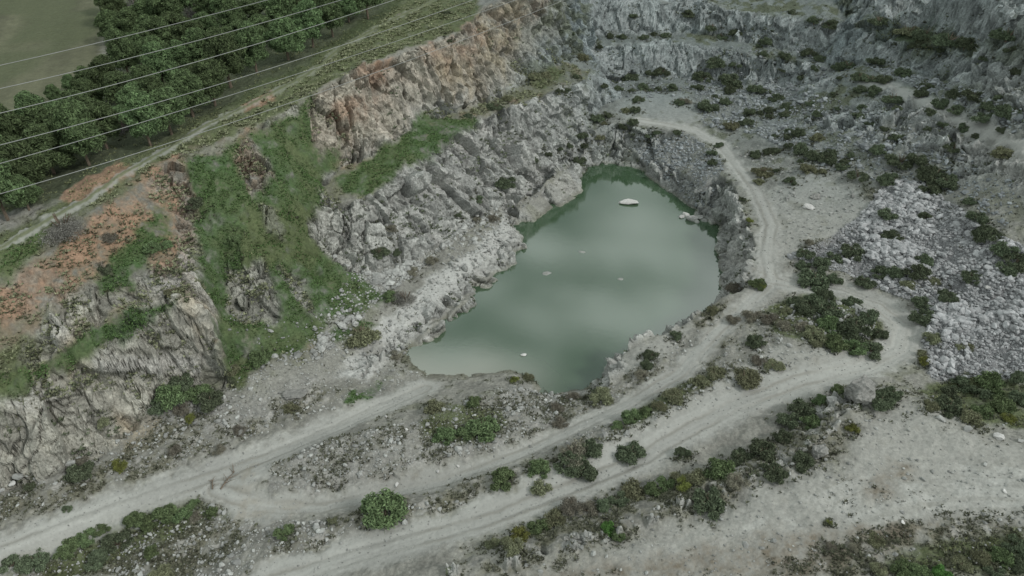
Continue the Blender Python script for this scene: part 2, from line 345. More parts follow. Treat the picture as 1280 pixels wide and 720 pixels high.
Zred = Zs([(-20,372),(60,328),(100,290),(118,262),(150,240),(185,212),(200,200),(228,188),(238,250),(235,300),(228,330),(190,332),(175,300),(140,338),(100,368),(40,398),(-20,420)],
          [(388,168),(400,122),(450,88),(540,56),(600,14),(640,-14),(690,-14),(680,20),(640,50),(600,60),(545,92),(490,118),(455,140),(445,170),(440,205),(408,212),(385,190)],
          [(288,190),(310,160),(322,190),(345,225),(310,245)], soft=2)
Zredp = Zs([(76,246),(110,222),(150,203),(168,210),(150,226),(110,250)],[(300,128),(340,112),(345,122),(305,140)], soft=1.2)
Zupw = Zs([(385,120),(450,84),(540,50),(600,10),(650,-20),(720,-20),(700,50),(640,90),(560,130),(480,180),(425,212),(385,200)], soft=3)
Zochre = Zs([(545,72),(600,62),(606,108),(580,138),(548,120)],[(590,55),(600,10),(655,5),(660,40),(640,75),(610,80)],[(60,470),(80,420),(110,400),(110,440),(90,480)],[(150,545),(175,520),(195,535),(165,560)],[(230,330),(262,380),(255,410),(225,370)], soft=2)
Zpale = Zs([(640,722),(760,690),(860,655),(950,612),(1040,580),(1090,520),(1130,500),(1200,530),(1290,555),(1290,655),(1150,655),(1000,700),(900,722)],
           [(770,135),(800,113),(860,118),(885,150),(830,158),(780,152)],
           [(960,235),(1000,212),(1080,240),(1092,285),(1010,300),(972,330),(960,290)],
           [(430,448),(520,372),(600,300),(640,268),(655,295),(600,345),(550,395),(500,440),(460,470)],
           [(770,450),(800,428),(850,410),(870,405),(800,460),(760,475)],
           [(970,425),(1030,432),(1075,442),(1020,470),(940,490),(880,520),(920,470)],
           [(800,520),(900,485),(960,465),(900,510),(820,560),(700,610),(620,640),(700,580)], soft=2.5)
Zrub = Zs([(990,322),(1030,300),(1078,270),(1094,250),(1110,225),(1160,235),(1215,275),(1300,320),(1300,480),(1230,468),(1165,470),(1150,420),(1140,380),(1060,342)], soft=2)
Zscree = Zs([(800,168),(860,168),(905,200),(895,260),(860,255),(820,212)],[(390,400),(440,345),(510,340),(470,380),(440,410),(400,440)],
            [(1000,110),(1120,160),(1110,200),(1130,235),(1040,215),(950,165)],[(870,60),(980,90),(960,130),(860,110)],
            [(330,585),(400,555),(540,520),(640,480),(720,495),(650,555),(540,590),(400,615),(340,608)],[(280,560),(170,520),(40,605),(-20,620),(-20,590),(120,540),(180,490),(260,470),(300,500),(380,470),(420,470),(300,530)], soft=3)
Zbrown = Zs([(1072,592),(1105,575),(1142,590),(1118,618),(1080,614)],[(640,722),(760,700),(860,680),(960,668),(1100,655),(1200,665),(1100,700),(1000,722)],[(440,618),(480,600),(540,598),(520,610),(470,622)],[(980,700),(1010,680),(1080,690),(1040,725),(960,725)], soft=2.5)

Zscrub = Zs([(-60,340),(60,320),(130,270),(200,210),(240,190),(300,165),(400,112),(440,190),(470,235),(400,262),(385,300),(440,345),(480,372),(420,420),(330,460),(275,480),(180,480),(-60,560)],
            [(-60,312),(30,290),(110,247),(188,198),(312,130),(430,56),(520,0),(600,0),(560,45),(470,75),(350,140),(240,190),(130,265),(60,318),(-60,345)],
            [(640,70),(700,70),(745,95),(700,108),(560,160),(500,205),(440,245),(420,225),(500,170)], soft=3)
Zweed = Zs([(318,588),(400,555),(470,538),(540,522),(600,498),(650,480),(700,492),(770,470),(850,452),(700,530),(640,562),(560,590),(480,606),(420,618),(345,616)],
           [(300,722),(340,690),(430,648),(500,622),(560,612),(620,592),(700,570),(760,545),(830,502),(905,462),(940,445),(900,482),(800,548),(700,592),(610,634),(500,658),(400,700),(350,722)],
           [(560,722),(600,696),(680,668),(760,634),(860,594),(930,564),(1000,528),(1045,495),(1075,500),(1050,545),(1010,580),(940,612),(860,645),(760,682),(700,700),(660,722)],
           [(-30,610),(60,603),(130,575),(200,530),(300,505),(400,480),(440,480),(330,540),(200,590),(100,625),(-30,665)],
           [(-30,712),(60,680),(150,642),(260,622),(330,645),(300,690),(250,722),(-30,722)],
           [(940,722),(1000,690),(1100,670),(1200,640),(1290,640),(1290,722)],
           [(1000,300),(1060,290),(1100,260),(1110,240),(1080,235),(1090,285),(1040,300),(1000,318)],[(870,395),(930,372),(955,380),(920,420),(880,470),(800,520),(900,440)], soft=2.5)
dist = np.sqrt(x*x+y*y)
n_w0 = fbm(x*.3, y*.3, o=3, seed=201)
steep = sm(.55, .95, slope + wn1*.10)
rock = steep*(1-.75*Zgrass)*(1-road)*(1-Zfield)*(1-Zforest*.8)
rock = np.maximum(rock, Zs([(165,380),(205,322),(240,340),(262,390),(262,470),(180,488),(130,560),(0,598),(-40,600),(-40,560),(76,472)], [(20,450),(90,370),(115,400),(60,450),(40,480)],
        [(285,345),(335,325),(352,370),(345,405),(310,395),(285,380)],[(290,190),(312,165),(345,225),(312,242)],[(390,300),(400,255),(420,265),(470,300),(440,330),(400,310)], [(1045,520),(1060,482),(1085,476),(1090,500),(1060,515)], soft=1.5))
rock = np.maximum(rock, Zs([(440,200),(430,150),(460,110),(540,75),(600,40),(640,5),(720,-5),(745,45),(700,80),(650,105),(560,145),(480,195)], soft=2)*(1-Zgrass)*.9)
Zwall = Zs([(740,58),(800,56),(860,53),(960,74),(1050,78),(1045,112),(980,112),(930,102),(870,96),(800,98),(752,106)],[(735,-30),(860,-10),(930,14),(1045,24),(1035,62),(960,58),(900,46),(860,40),(735,42)],
  [(1055,58),(1090,48),(1150,53),(1220,73),(1290,92),(1300,137),(1220,112),(1150,89),(1085,76)],[(1060,-30),(1290,-30),(1300,62),(1200,46),(1140,27),(1075,18)],
  [(990,152),(1040,138),(1085,125),(1110,112),(1150,130),(1200,157),(1250,180),(1300,204),(1300,240),(1250,218),(1190,200),(1140,186),(1100,170)], soft=2)
rock = np.maximum(rock, Zwall*sm(-.5, 0, n_w0+.1)*.95)
Zshore = Zs([(440,472),(500,442),(535,407),(600,352),(657,299),(645,275),(628,292),(590,328),(545,372),(505,412),(470,440),(435,455)], soft=1.2, k=.6)
Zin = Zs([(425,462),(462,430),(520,378),(562,342),(600,303),(628,280),(645,285),(610,325),(570,362),(520,402),(480,438),(440,468)], soft=1.4, k=.7)
rock = np.maximum(rock, Zshore*.8)*(1-.8*Zin)
rock = np.maximum(rock, path([(560,716),(620,703),(700,684),(760,664),(850,630),(930,597),(1000,566),(1045,524)], .7, .8)[0]*sm(-.3, .1, wf)*.9)
rock = np.maximum(rock, Zbare*.95); rock = np.clip(rock, 0, 1)*(1-Zrub)
# ---- relief
nh = fbm(x*.18, y*.18, o=5, seed=31)
nf = fbm(x*.9, y*.9, z*.9, o=4, seed=41)
nt_ = fbm(x*3.1, y*3.1, z*3.1, o=2, seed=55)
calm = np.maximum(road, Zfield*.9)
wet = sm(-1.0, 1.2, z)
dz = nh*.75*(1-calm*.9) + nf*.28*(1-calm*.85) + nt_*.07*(1-calm*.5)
dz += Zrub*(nf*.6 + .3*np.abs(nt_) + 1.1*fbm(x*.12, y*.12, o=3, seed=151)) + Zscree*(np.abs(nt_)*.16) + (nt_*.12)*(Zgrass+Zolive)
mot = 1-sm(0, .5, slope)
dz *= 1-.35*Zpale-.4*Zin
dz += -.09*np.exp(-((np.abs(latr)-.95)/.28)**2)*road + .10*np.exp(-((np.abs(latr)-3.4)/.5)**2)*(roadid < 5)*(1-Zgrass)*np.clip(nf+.4, 0, 1)
dz *= (.25+.75*wet)
rk = np.where(rock > .02)[0]
rx, ry, rz_ = x[rk], y[rk], z[rk]
q1 = rx + rz_*(.35-.2*sm(-24, -34, rx)+.5*wn2[rk]) + wn1[rk]*4.5; q2 = ry + wn2[rk]*4.5
f1, e1, c1 = facets(q1*.16, q2*.16, rz_*.13, 101)
f2, e2, c2 = facets(q1*.34, q2*.34, rz_*.2+rx*.08, 202)
f3, e3, c3 = facets(q1*1.05, q2*1.05, rz_*.6, 303); f4, e4, c4 = facets(rx*2.1, ry*2.1, rz_*1.5, 404)
rib = fbm(q1*.35, q2*.35, rz_*.07, o=4, seed=61)
rib = 1-np.abs(rib)*3.2
crag = sm(-24, -34, rx)*sm(104, 94, ry)
calmw = 1-.45*Zwall[rk]*sm(150, 175, ry)
f5, e5, c5 = facets((rx-.3*rz_)*.62, (ry+.2*rz_)*.62, rz_*.42, 505)
env = rock[rk]*(.3+.7*sm(0, 1.5, z[rk]))*calmw
big_ = (f1*1.9 + f2*(1.15-.3*crag) + rib*.30*(1-.8*crag) + fbm(rx*.5, ry*.5, rz_*.5, o=3, seed=63)*.5)*env
fine_ = (f5*.34 + f3*.17 + f4*.06 - .55*(1-sm(0, .13, e2)) - .6*(1-sm(0, .07, e1)) - .25*(1-sm(0, .1, e5)) + fbm(rx*1.1, ry*1.1, rz_*1.1, o=4, seed=64)*.1)*env
D = np.zeros(len(x)); D[rk] = big_
Dg = D.reshape(NV, NU)
D0 = Dg.copy()
for _ in range(2): Dg[1:-1] = (Dg[:-2]+2*Dg[1:-1]+Dg[2:])/4; Dg[:, 1:-1] = (Dg[:, :-2]+2*Dg[:, 1:-1]+Dg[:, 2:])/4
cw = (sm(-24, -34, x)*sm(104, 94, y)*.9).reshape(NV, NU)
D = (D0*(1-cw)+Dg*cw).ravel(); D[rk] += fine_
EDGE = np.ones(len(x)); EDGE[rk] = np.minimum(sm(0, .10, e1), sm(0, .08, e2))
CF = np.full(len(x), .5); CF[rk] = .4*c1+.4*c2+.2*c5
hx, hy = nx*D*.9, ny*D*.9
x2 = x+hx; y2 = y+hy; z2 = z + dz*(1-.55*rock) + D*np.maximum(nz, .35)
# keep the lake's shore where it was surveyed
z2 = np.where((z < .0) & (z2 > -.25), z-.1, z2)

# ---- colour of the ground (dry reflectance, with shade painted in at the far right)
def C3(*c): return np.array(c, np.float32)
n_a = fbm(x*.07, y*.07, o=4, seed=71); n_b = fbm(x*.5, y*.5, z*.5, o=4, seed=77); n_c = fbm(x*2.2, y*2.2, z*2.2, o=3, seed=83)
strk = fbm(x*.6+z*.4, y*.6, z*.3, o=4, seed=91)
Zfarshade = sm(20, 75, x)*sm(105, 175, y) ; Zfarshade = np.maximum(Zfarshade, sm(150, 205, y)*sm(-30, 5, x))  # first mask: far and right ground that gets painted cloud shade
Zwarm = sm(-15, -55, x)*(1-sm(125, 160, y))
c = np.repeat(C3(.215, .212, .188)[None], len(x), 0)
def mix(col, m):
    global c
    m = np.clip(m, 0, 1)[:, None]; c = c*(1-m) + (col if getattr(col, 'ndim', 1) == 2 else col[None])*m
c *= (1 + .30*n_a + .35*n_b)[:, None]
mix(C3(.10, .105, .065), sm(.0, .5, n_b + n_a*.8 - .05)*.55*(1-Zpale)*(1-Zrub))           # thin weeds
mix(C3(.115, .118, .075)*1.0, Zscrub*sm(-.75, .15, n_b+.3*n_a+.4*n_c+.15)*.88); mix(C3(.20, .15, .105), Zscrub*sm(.05, .5, fbm(x*.3, y*.3, o=3, seed=66))*.6)
mix(C3(.125, .12, .085), Zweed*sm(-.45, .25, n_b+n_c*.5)*.8); mix(C3(.33, .32, .295), Zweed*sm(.15, .4, fbm(x*.8, y*.8, o=3, seed=67)-.05)*.7)
mix(C3(.26, .255, .24), Zscree*(.45+.5*n_c))
mix(C3(.282, .280, .256), Zpale*(.85+.12*n_b)); Zshelf = Zs([(415,468),(455,428),(520,368),(560,335),(600,298),(640,266),(655,293),(600,345),(550,395),(500,440),(450,474)], soft=1.6)
mix(C3(.37, .37, .35), Zshelf*sm(-.7, .1, n_b)*.9); mix(C3(.19, .18, .15), Zpale*sm(.1, .6, n_b+n_a*.6)*.35)
for off in (0, 14, 34, 60):
    pm, pl_, pa_ = path([(800,735+off),(900,690+off*.9),(1000,640+off*.8),(1100,600+off*.7),(1200,590+off*.5),(1300,600+off*.4)], 2.2, 1.5)
    mix(C3(.36, .36, .335), pm*.55*(np.abs(np.abs(pl_)-1.0) < .45)*sm(-.4, .3, n_b))
mix(C3(.18, .18, .182)*(1.), Zrub); 
rc = np.repeat(C3(.285, .287, .27)[None], len(x), 0)*(1 + .5*strk + .55*(CF-.5) + .35*n_b)[:, None]
rc = rc*(1-Zwarm[:, None]) + rc*C3(1.0, .965, .885)*Zwarm[:, None]
pal = sm(.05, .45, fbm(x*.22+z*.3, y*.22, z*.05, o=3, seed=97)); rc = rc*(1-pal[:, None]*.55) + C3(.43, .42, .395)*(pal[:, None]*.55)
rc = rc*(1-Zupw[:, None]*.85) + rc*C3(1.02, .93, .82)*(Zupw[:, None]*.85)
mix(rc, rock)
redc = C3(.248, .158, .108)[None]*(1+.35*n_b+.3*strk)[:, None]; n_r = fbm(x*.16+z*.1, y*.16, z*.22, o=4, seed=161); mix(redc, Zred*sm(-.9, .3, n_b*.8+n_a*.5+n_c*.5)*(.92-.25*rock)*(1-Zupw*(1-sm(-.22, .22, n_r)))); mix(C3(.34, .275, .185), Zochre*.6*sm(-.6, .4, n_b))
gg = sm(-.5, .5, n_a+.6*n_b)[:, None]; gcol = C3(.050, .090, .034)*(1-gg)+C3(.088, .110, .050)*gg; mix(gcol, Zgrass*sm(-.8, .0, n_b*.8+n_a*.5+n_c*.45+.1)*.95)
mix(C3(.088, .105, .05), Zolive*sm(-1., .0, n_b+n_c*.4+.2)*.92*(1-rock*.5))
mix(C3(.05, .065, .03), Zforest*.85*(1-road)); fstr = fbm(x*.25+y*.1, y*.02, o=3, seed=140); mix(np.repeat(C3(.094, .096, .060)[None], len(x), 0)*(1+.35*fstr+.25*n_b)[:, None], Zfield); mix(C3(.078, .09, .048), Zfield*sm(-.1, .3, fbm(x*.05, y*.03, o=3, seed=4)+.12*sm(190, 150, y))*.8)
mix(redc, Zredp*.8)
mix(C3(.15, .13, .10), Zbrown*(.55+.7*n_b+.5*n_c))
lstr = fbm(latr*1.6+wf*.3, alr*.07, o=3, seed=111); rcol = np.repeat(C3(.315, .315, .292)[None], len(x), 0)*(1+.14*n_a+.05*n_c+.17*lstr)[:, None]
mix(rcol, road*(.94)*np.where(roadid == 6, .3+.45*sm(-40, -60, x), 1.)); rutn = sm(-.3, .3, fbm(alr*.12, alr*0+roadid, o=2, seed=120))
mix(C3(.205, .197, .172), road*.7*np.exp(-((np.abs(latr+.5*np.sin(alr*.05))-.95)/.3)**2)*(roadid < 5)*(.3+.7*rutn)); mix(C3(.17, .165, .145), road*(roadid == 3)*.6*sm(60, 30, np.abs(alr-150))*np.exp(-((latr+1.6+.4*np.sin(alr*.11))/.22)**2)); mix(C3(.24, .215, .17), PAVED*.5*sm(-.1, .4, n_b))
rimm = road*(roadid == 6); mix(C3(.11, .125, .06), rimm*sm(.6, .2, np.abs(latr))*.8)
mix(c*C3(.64, .74, .80), Zfarshade*(1-Zgrass)*(.95-.25*Zwall)*(1-.75*road))  # cloud shade and haze painted into the colour as a bluish darkening
mix(C3(.075, .085, .05), Zfarshade*(1-Zwall)*(1-road)*sm(.0, .4, n_b+.6*n_a)*.75)
mix(C3(.37, .37, .35)*1.0, Zshelf*sm(-.5, .2, n_b+.3*n_c)*.7*sm(.4, 1.2, z2))
mix(c*C3(.62, .62, .55), (1-sm(.05, .7, z2))*.8)                                          # wet shore
c *= (1+.16*n_c*(1-.7*road))[:, None]; c = np.clip(c, .012, .6)

# ------------------------------------------------------------------ materials
def new_mat(name):
    m = bpy.data.materials.new(name); m.use_nodes = True; t = m.node_tree
    b = t.nodes['Principled BSDF']; return m, t, b
def noise_node(t, scale, detail=4, rough=.55, vec=None):
    n = N(t, 'ShaderNodeTexNoise'); n.inputs['Scale'].default_value = scale; n.inputs['Detail'].default_value = detail; n.inputs['Roughness'].default_value = rough
    if vec is not None: t.links.new(vec, n.inputs['Vector'])
    return n
def mr(t, src, a, b, c_, d):
    n = N(t, 'ShaderNodeMapRange'); n.inputs[1].default_value = a; n.inputs[2].default_value = b; n.inputs[3].default_value = c_; n.inputs[4].default_value = d
    t.links.new(src, n.inputs[0]); return n.outputs[0]
def mulc(t, col, fac):
    n = N(t, 'ShaderNodeVectorMath', operation='SCALE'); t.links.new(col, n.inputs[0]); t.links.new(fac, n.inputs['Scale']); return n.outputs[0]
M = {}
m, t, b = new_mat('quarry ground'); M['ground'] = m
geo = N(t, 'ShaderNodeNewGeometry'); att = N(t, 'ShaderNodeAttribute', attribute_name='dry_colour'); rat = N(t, 'ShaderNodeAttribute', attribute_name='rockiness')
p_ = geo.outputs['Position']
na = noise_node(t, 2.6, 6, .65, p_); nb = noise_node(t, .9, 5, .6, p_)
cat_ = N(t, 'ShaderNodeAttribute', attribute_name='coarseness')
def ampl(src, a):
    n1 = mr(t, src, .28, .72, -a, a); q = N(t, 'ShaderNodeMath', operation='MULTIPLY_ADD'); t.links.new(n1, q.inputs[0]); t.links.new(cat_.outputs['Fac'], q.inputs[1]); q.inputs[2].default_value = 1.0; return q.outputs[0]
f_ = N(t, 'ShaderNodeMath', operation='MULTIPLY'); t.links.new(ampl(na.outputs[0], .42), f_.inputs[0]); t.links.new(ampl(nb.outputs[0], .22), f_.inputs[1])
# pebbles and chips: small voronoi cells with own tones
vo = N(t, 'ShaderNodeTexVoronoi', feature='F1'); vo.inputs['Scale'].default_value = 3.4; t.links.new(p_, vo.inputs['Vector'])
sep = N(t, 'ShaderNodeSeparateColor'); t.links.new(vo.outputs['Color'], sep.inputs[0])
g_ = N(t, 'ShaderNodeMath', operation='MULTIPLY'); t.links.new(f_.outputs[0], g_.inputs[0]); sc_ = N(t, 'ShaderNodeMath', operation='MULTIPLY_ADD'); t.links.new(mr(t, sep.outputs[0], 0, 1, -.22, .25), sc_.inputs[0]); t.links.new(cat_.outputs['Fac'], sc_.inputs[1]); sc_.inputs[2].default_value = 1.0
t.links.new(sc_.outputs[0], g_.inputs[1])
t.links.new(mulc(t, att.outputs['Color'], g_.outputs[0]), b.inputs['Base Color'])
b.inputs['Roughness'].default_value = .95; b.inputs['Specular IOR Level'].default_value = .2
bp = N(t, 'ShaderNodeBump'); bp.inputs['Distance'].default_value = .25
t.links.new(mr(t, cat_.outputs['Fac'], 0, 1, .08, .9), bp.inputs['Strength'])
mp2 = N(t, 'ShaderNodeMapping'); mp2.inputs['Scale'].default_value = (.8, .8, .35); mp2.inputs['Rotation'].default_value = (0, R(22), 0); t.links.new(p_, mp2.inputs[0])
ve = N(t, 'ShaderNodeTexVoronoi', feature='DISTANCE_TO_EDGE'); ve.inputs['Scale'].default_value = .9; t.links.new(mp2.outputs[0], ve.inputs['Vector'])
vem = mr(t, ve.outputs['Distance'], 0, .08, 0, 1)
e_ = N(t, 'ShaderNodeMath', operation='MULTIPLY_ADD'); t.links.new(vem, e_.inputs[0]); t.links.new(mr(t, rat.outputs['Fac'], 0, 1, 0, .5), e_.inputs[1]); t.links.new(na.outputs[0], e_.inputs[2])
h_ = N(t, 'ShaderNodeMath', operation='MULTIPLY_ADD'); t.links.new(vo.outputs['Distance'], h_.inputs[0]); h_.inputs[1].default_value = -.35; t.links.new(e_.outputs[0], h_.inputs[2])
t.links.new(h_.outputs[0], bp.inputs['Height']); t.links.new(bp.outputs[0], b.inputs['Normal'])

def leaf_mat(name, col, var=.35):
    m, t, b = new_mat(name); M[name] = m
    geo = N(t, 'ShaderNodeNewGeometry'); oi = N(t, 'ShaderNodeObjectInfo'); n = noise_node(t, 1.3, 3, .6, geo.outputs['Position'])
    a = mr(t, oi.outputs['Random'], 0, 1, 1-var*.6, 1+var*.7); bb = mr(t, n.outputs[0], .3, .7, 1-var, 1+var)
    rr = mr(t, geo.outputs['Random Per Island'], 0, 1, .62, 1.45)
    q = N(t, 'ShaderNodeMath', operation='MULTIPLY'); t.links.new(a, q.inputs[0]); t.links.new(bb, q.inputs[1])
    q2 = N(t, 'ShaderNodeMath', operation='MULTIPLY'); t.links.new(q.outputs[0], q2.inputs[0]); t.links.new(rr, q2.inputs[1])
    rgb = N(t, 'ShaderNodeRGB'); rgb.outputs[0].default_value = (*col, 1)
    hs = N(t, 'ShaderNodeHueSaturation'); t.links.new(mulc(t, rgb.outputs[0], q2.outputs[0]), hs.inputs['Color']); t.links.new(mr(t, oi.outputs['Random'], 0, 1, .485, .515), hs.inputs['Hue'])
    t.links.new(hs.outputs[0], b.inputs['Base Color']); b.inputs['Roughness'].default_value = .75; b.inputs['Specular IOR Level'].default_value = .15
leaf_mat('pine needles', (.092, .130, .060), .5); leaf_mat('dark leaves', (.098, .120, .074)); leaf_mat('green leaves', (.112, .150, .072))
leaf_mat('olive leaves', (.165, .172, .105)); leaf_mat('brown twigs', (.17, .16, .125)); leaf_mat('yellow green leaves', (.145, .160, .048))
leaf_mat('bright leaves', (.085, .16, .045)); leaf_mat('grey twigs', (.19, .185, .165)); leaf_mat('grass blades', (.085, .136, .050)); leaf_mat('olive blades', (.15, .165, .085)); leaf_mat('dark tufts', (.078, .082, .055))
def plain_mat(name, c1_, c2_, scale, rough=.9, bump=.3, bd=.05):
    m, t, b = new_mat(name); M[name] = m
    geo = N(t, 'ShaderNodeNewGeometry'); oi = N(t, 'ShaderNodeObjectInfo'); n = noise_node(t, scale, 5, .6, geo.outputs['Position'])
    mm = N(t, 'ShaderNodeMix', data_type='RGBA'); mm.inputs[6].default_value = (*c1_, 1); mm.inputs[7].default_value = (*c2_, 1); t.links.new(mr(t, n.outputs[0], .3, .7, 0, 1), mm.inputs[0])
    rr = mr(t, geo.outputs['Random Per Island'], 0, 1, .68, 1.32); ra = mr(t, oi.outputs['Random'], 0, 1, .85, 1.15)
    q = N(t, 'ShaderNodeMath', operation='MULTIPLY'); t.links.new(rr, q.inputs[0]); t.links.new(ra, q.inputs[1])
    t.links.new(mulc(t, mm.outputs[2], q.outputs[0]), b.inputs['Base Color']); b.inputs['Roughness'].default_value = rough; b.inputs['Specular IOR Level'].default_value = .2
    bp = N(t, 'ShaderNodeBump'); bp.inputs['Strength'].default_value = bump; bp.inputs['Distance'].default_value = bd; t.links.new(n.outputs[0], bp.inputs['Height']); t.links.new(bp.outputs[0], b.inputs['Normal'])
plain_mat('bark', (.09, .07, .05), (.16, .13, .10), 4); plain_mat('rubble stone', (.235, .238, .24), (.40, .402, .402), 1.5); plain_mat('scree stone', (.20, .20, .19), (.33, .335, .315), 1.5); plain_mat('shaded scree stone', (.15, .165, .17), (.25, .265, .27), 1.5)  # last stone: scree stone darkened and blued, far cloud shade in its colour
plain_mat('outcrop rock', (.13, .13, .12), (.24, .235, .22), 2.2, .9, .9, .25); plain_mat('pale stone', (.34, .335, .32), (.50, .49, .47), 2.5); plain_mat('cable metal', (.22, .23, .22), (.26, .26, .25), 1, .5, 0)

# ------------------------------------------------------------------ object helpers
def tag(o, label=None, cat=None, group=None, kind=None):
    if label: o['label'] = label
    if cat: o['category'] = cat
    if group: o['group'] = group
    if kind: o['kind'] = kind
    return o
def mesh_np(name, v, f, mat, smooth=False):
    """v (n,3); f (m,k) all faces the same size"""
    v = np.ascontiguousarray(v, np.float32); f = np.ascontiguousarray(f, np.int32); k = f.shape[1]
    me = bpy.data.meshes.new(name); me.vertices.add(len(v)); me.vertices.foreach_set('co', v.ravel())
    me.loops.add(f.size); me.loops.foreach_set('vertex_index', f.ravel()); me.polygons.add(len(f))
    me.polygons.foreach_set('loop_start', np.arange(0, f.size, k, dtype=np.int32))
    me.update(calc_edges=True)
    if smooth: me.polygons.foreach_set('use_smooth', np.ones(len(f), bool))
    else: me.polygons.foreach_set('use_smooth', np.zeros(len(f), bool))
    me.materials.append(mat); return me
def link(name, me, parent=None):
    o = bpy.data.objects.new(name, me); COL.objects.link(o)
    if parent is not None: o.parent = parent
    return o

# ------------------------------------------------------------------ ground objects (one sheet, cut into ground, roads, field and rock faces)
ii = np.arange(NV-1)[:, None]*NU + np.arange(NU-1)[None]
quad = np.stack([ii, ii+1, ii+NU+1, ii+NU], -1).reshape(-1, 4)
fr = road[quad].mean(1); fi = roadid[quad].max(1); fk = rock[quad].mean(1); ffi = Zfield[quad].mean(1)
fx_, fy_ = x[quad].mean(1), y[quad].mean(1)
part = np.zeros(len(quad), int)
part[ffi > .5] = 30
part[fk > .5] = 20
part[(fk > .5) & (fx_ < -28) & (fy_ < 98)] = 21
part[(fk > .5) & (fx_ < 8) & (fx_ >= -40) & (fy_ >= 98) & (z[quad].mean(1) < 18.6)] = 22
part[(fk > .5) & (fx_ < 12) & (fy_ >= 98) & (z[quad].mean(1) >= 18.6)] = 23
part[(fk > .5) & (fx_ > 20) & (fx_ < 62) & (fy_ > 95) & (fy_ < 165) & (z[quad].mean(1) < 9.6)] = 24
for i in range(len(ROADS)): part[(fr > .5) & (fi == i+1)] = i+1
part[(fr > .5) & (fi == 0)] = 1
XYZ = np.stack([x2, y2, z2], -1).astype(np.float32)
def piece(name, sel, label):
    q = quad[sel]; used, inv = np.unique(q, return_inverse=True); q = inv.reshape(q.shape)
    me = mesh_np(name, XYZ[used], q, M['ground'], name != 'rock_face')
    a = me.attributes.new('dry_colour', 'FLOAT_COLOR', 'POINT'); a.data.foreach_set('color', np.concatenate([c[used], np.ones((len(used), 1))], 1).astype(np.float32).ravel())
    a = me.attributes.new('rockiness', 'FLOAT', 'POINT'); a.data.foreach_set('value', rock[used].astype(np.float32))
    a = me.attributes.new('coarseness', 'FLOAT', 'POINT'); a.data.foreach_set('value', COARSE[used].astype(np.float32))
    return tag(link(name, me), label, None, None, 'structure')
COARSE = np.clip((.5+.2*rock)*(1-.75*road)*(1-.5*Zfield)*(1-.4*Zpale), .08, 1)
piece('ground', part == 0, 'grey beige quarry floor and slopes with thin weeds')
for i, (k, (_, _, lb)) in enumerate(ROADS.items()): piece('dirt_track', part == i+1, lb)
piece('field', part == 30, 'flat olive brown field beyond the pines at upper left')
piece('rock_face', part == 20, 'dark grey blasted rock benches across the far and right side')
piece('rock_face', part == 21, 'big weathered crag and slabs at the left edge')
piece('rock_face', part == 22, 'long pale jointed rock wall above the left shore')
piece('rock_face', part == 23, 'upper wall stained red and ochre below the rim')
piece('rock_face', part == 24, 'low dark rock bank dropping to the right side of the lake')

# height lookup on the finished sheet
Zf = z2.reshape(NV, NU)
def gz(px_, py_):
    px_ = np.asarray(px_, float); py_ = np.asarray(py_, float)
    j = np.clip(np.searchsorted(ys, py_)-1, 0, NV-2); fv = np.clip((py_-ys[j])/(ys[j+1]-ys[j]), 0, 1)
    w = np.maximum(.57*py_+37, 45); u = px_/w; i = np.clip(np.searchsorted(us, u)-1, 0, NU-2); fu = np.clip((u-us[i])/(us[i+1]-us[i]), 0, 1)
    return (Zf[j, i]*(1-fu)+Zf[j, i+1]*fu)*(1-fv) + (Zf[j+1, i]*(1-fu)+Zf[j+1, i+1]*fu)*fv
def gmask(A, px_, py_):
    A = A.reshape(NV, NU); j = np.clip(np.searchsorted(ys, py_)-1, 0, NV-1); w = np.maximum(.57*py_+37, 45); i = np.clip(np.searchsorted(us, px_/w)-1, 0, NU-1)
    return A[j, i]

# ------------------------------------------------------------------ lake
m, t, b = new_mat('lake water'); M['water'] = m
geo = N(t, 'ShaderNodeNewGeometry'); sh = N(t, 'ShaderNodeAttribute', attribute_name='shallow')
mm = N(t, 'ShaderNodeMix', data_type='RGBA'); mm.inputs[6].default_value = (.045, .080, .043, 1); mm.inputs[7].default_value = (.17, .165, .12, 1)
t.links.new(sh.outputs['Fac'], mm.inputs[0]); t.links.new(mm.outputs[2], b.inputs['Base Color'])
b.inputs['Roughness'].default_value = .07; b.inputs['IOR'].default_value = 2.25; b.inputs['Specular IOR Level'].default_value = .5
nw = noise_node(t, .8, 4, .6, geo.outputs['Position']); bp = N(t, 'ShaderNodeBump'); bp.inputs['Strength'].default_value = .06; bp.inputs['Distance'].default_value = .05
t.links.new(nw.outputs[0], bp.inputs['Height']); t.links.new(bp.outputs[0], b.inputs['Normal'])
lx = np.arange(-20, 56, .8); ly = np.arange(76, 180, .8); LX, LY = np.meshgrid(lx, ly)
lw, lh = len(lx), len(ly); li = np.arange(lh-1)[:, None]*lw + np.arange(lw-1)[None]
lf = np.stack([li, li+1, li+lw+1, li+lw], -1).reshape(-1, 4)
bz = HZ(LX.ravel(), LY.ravel()); keep = bz[lf].min(1) < 1.2; lf = lf[keep]; us_, inv = np.unique(lf, return_inverse=True)
lv = np.stack([LX.ravel(), LY.ravel(), np.zeros(LX.size)], -1)
me = mesh_np('lake_water', lv[us_], inv.reshape(lf.shape), M['water'], True)
a = me.attributes.new('shallow', 'FLOAT', 'POINT')
shl = .62*sm(-3.2, .4, bz + .5*fbm(LX.ravel()*.2, LY.ravel()*.2, o=3, seed=8))*sm(106, 92, LY.ravel())*sm(14, -8, LX.ravel())
a.data.foreach_set('value', shl[us_].astype(np.float32))
tag(link('lake_water', me), 'still murky green water filling the quarry pit', None, None, 'structure')

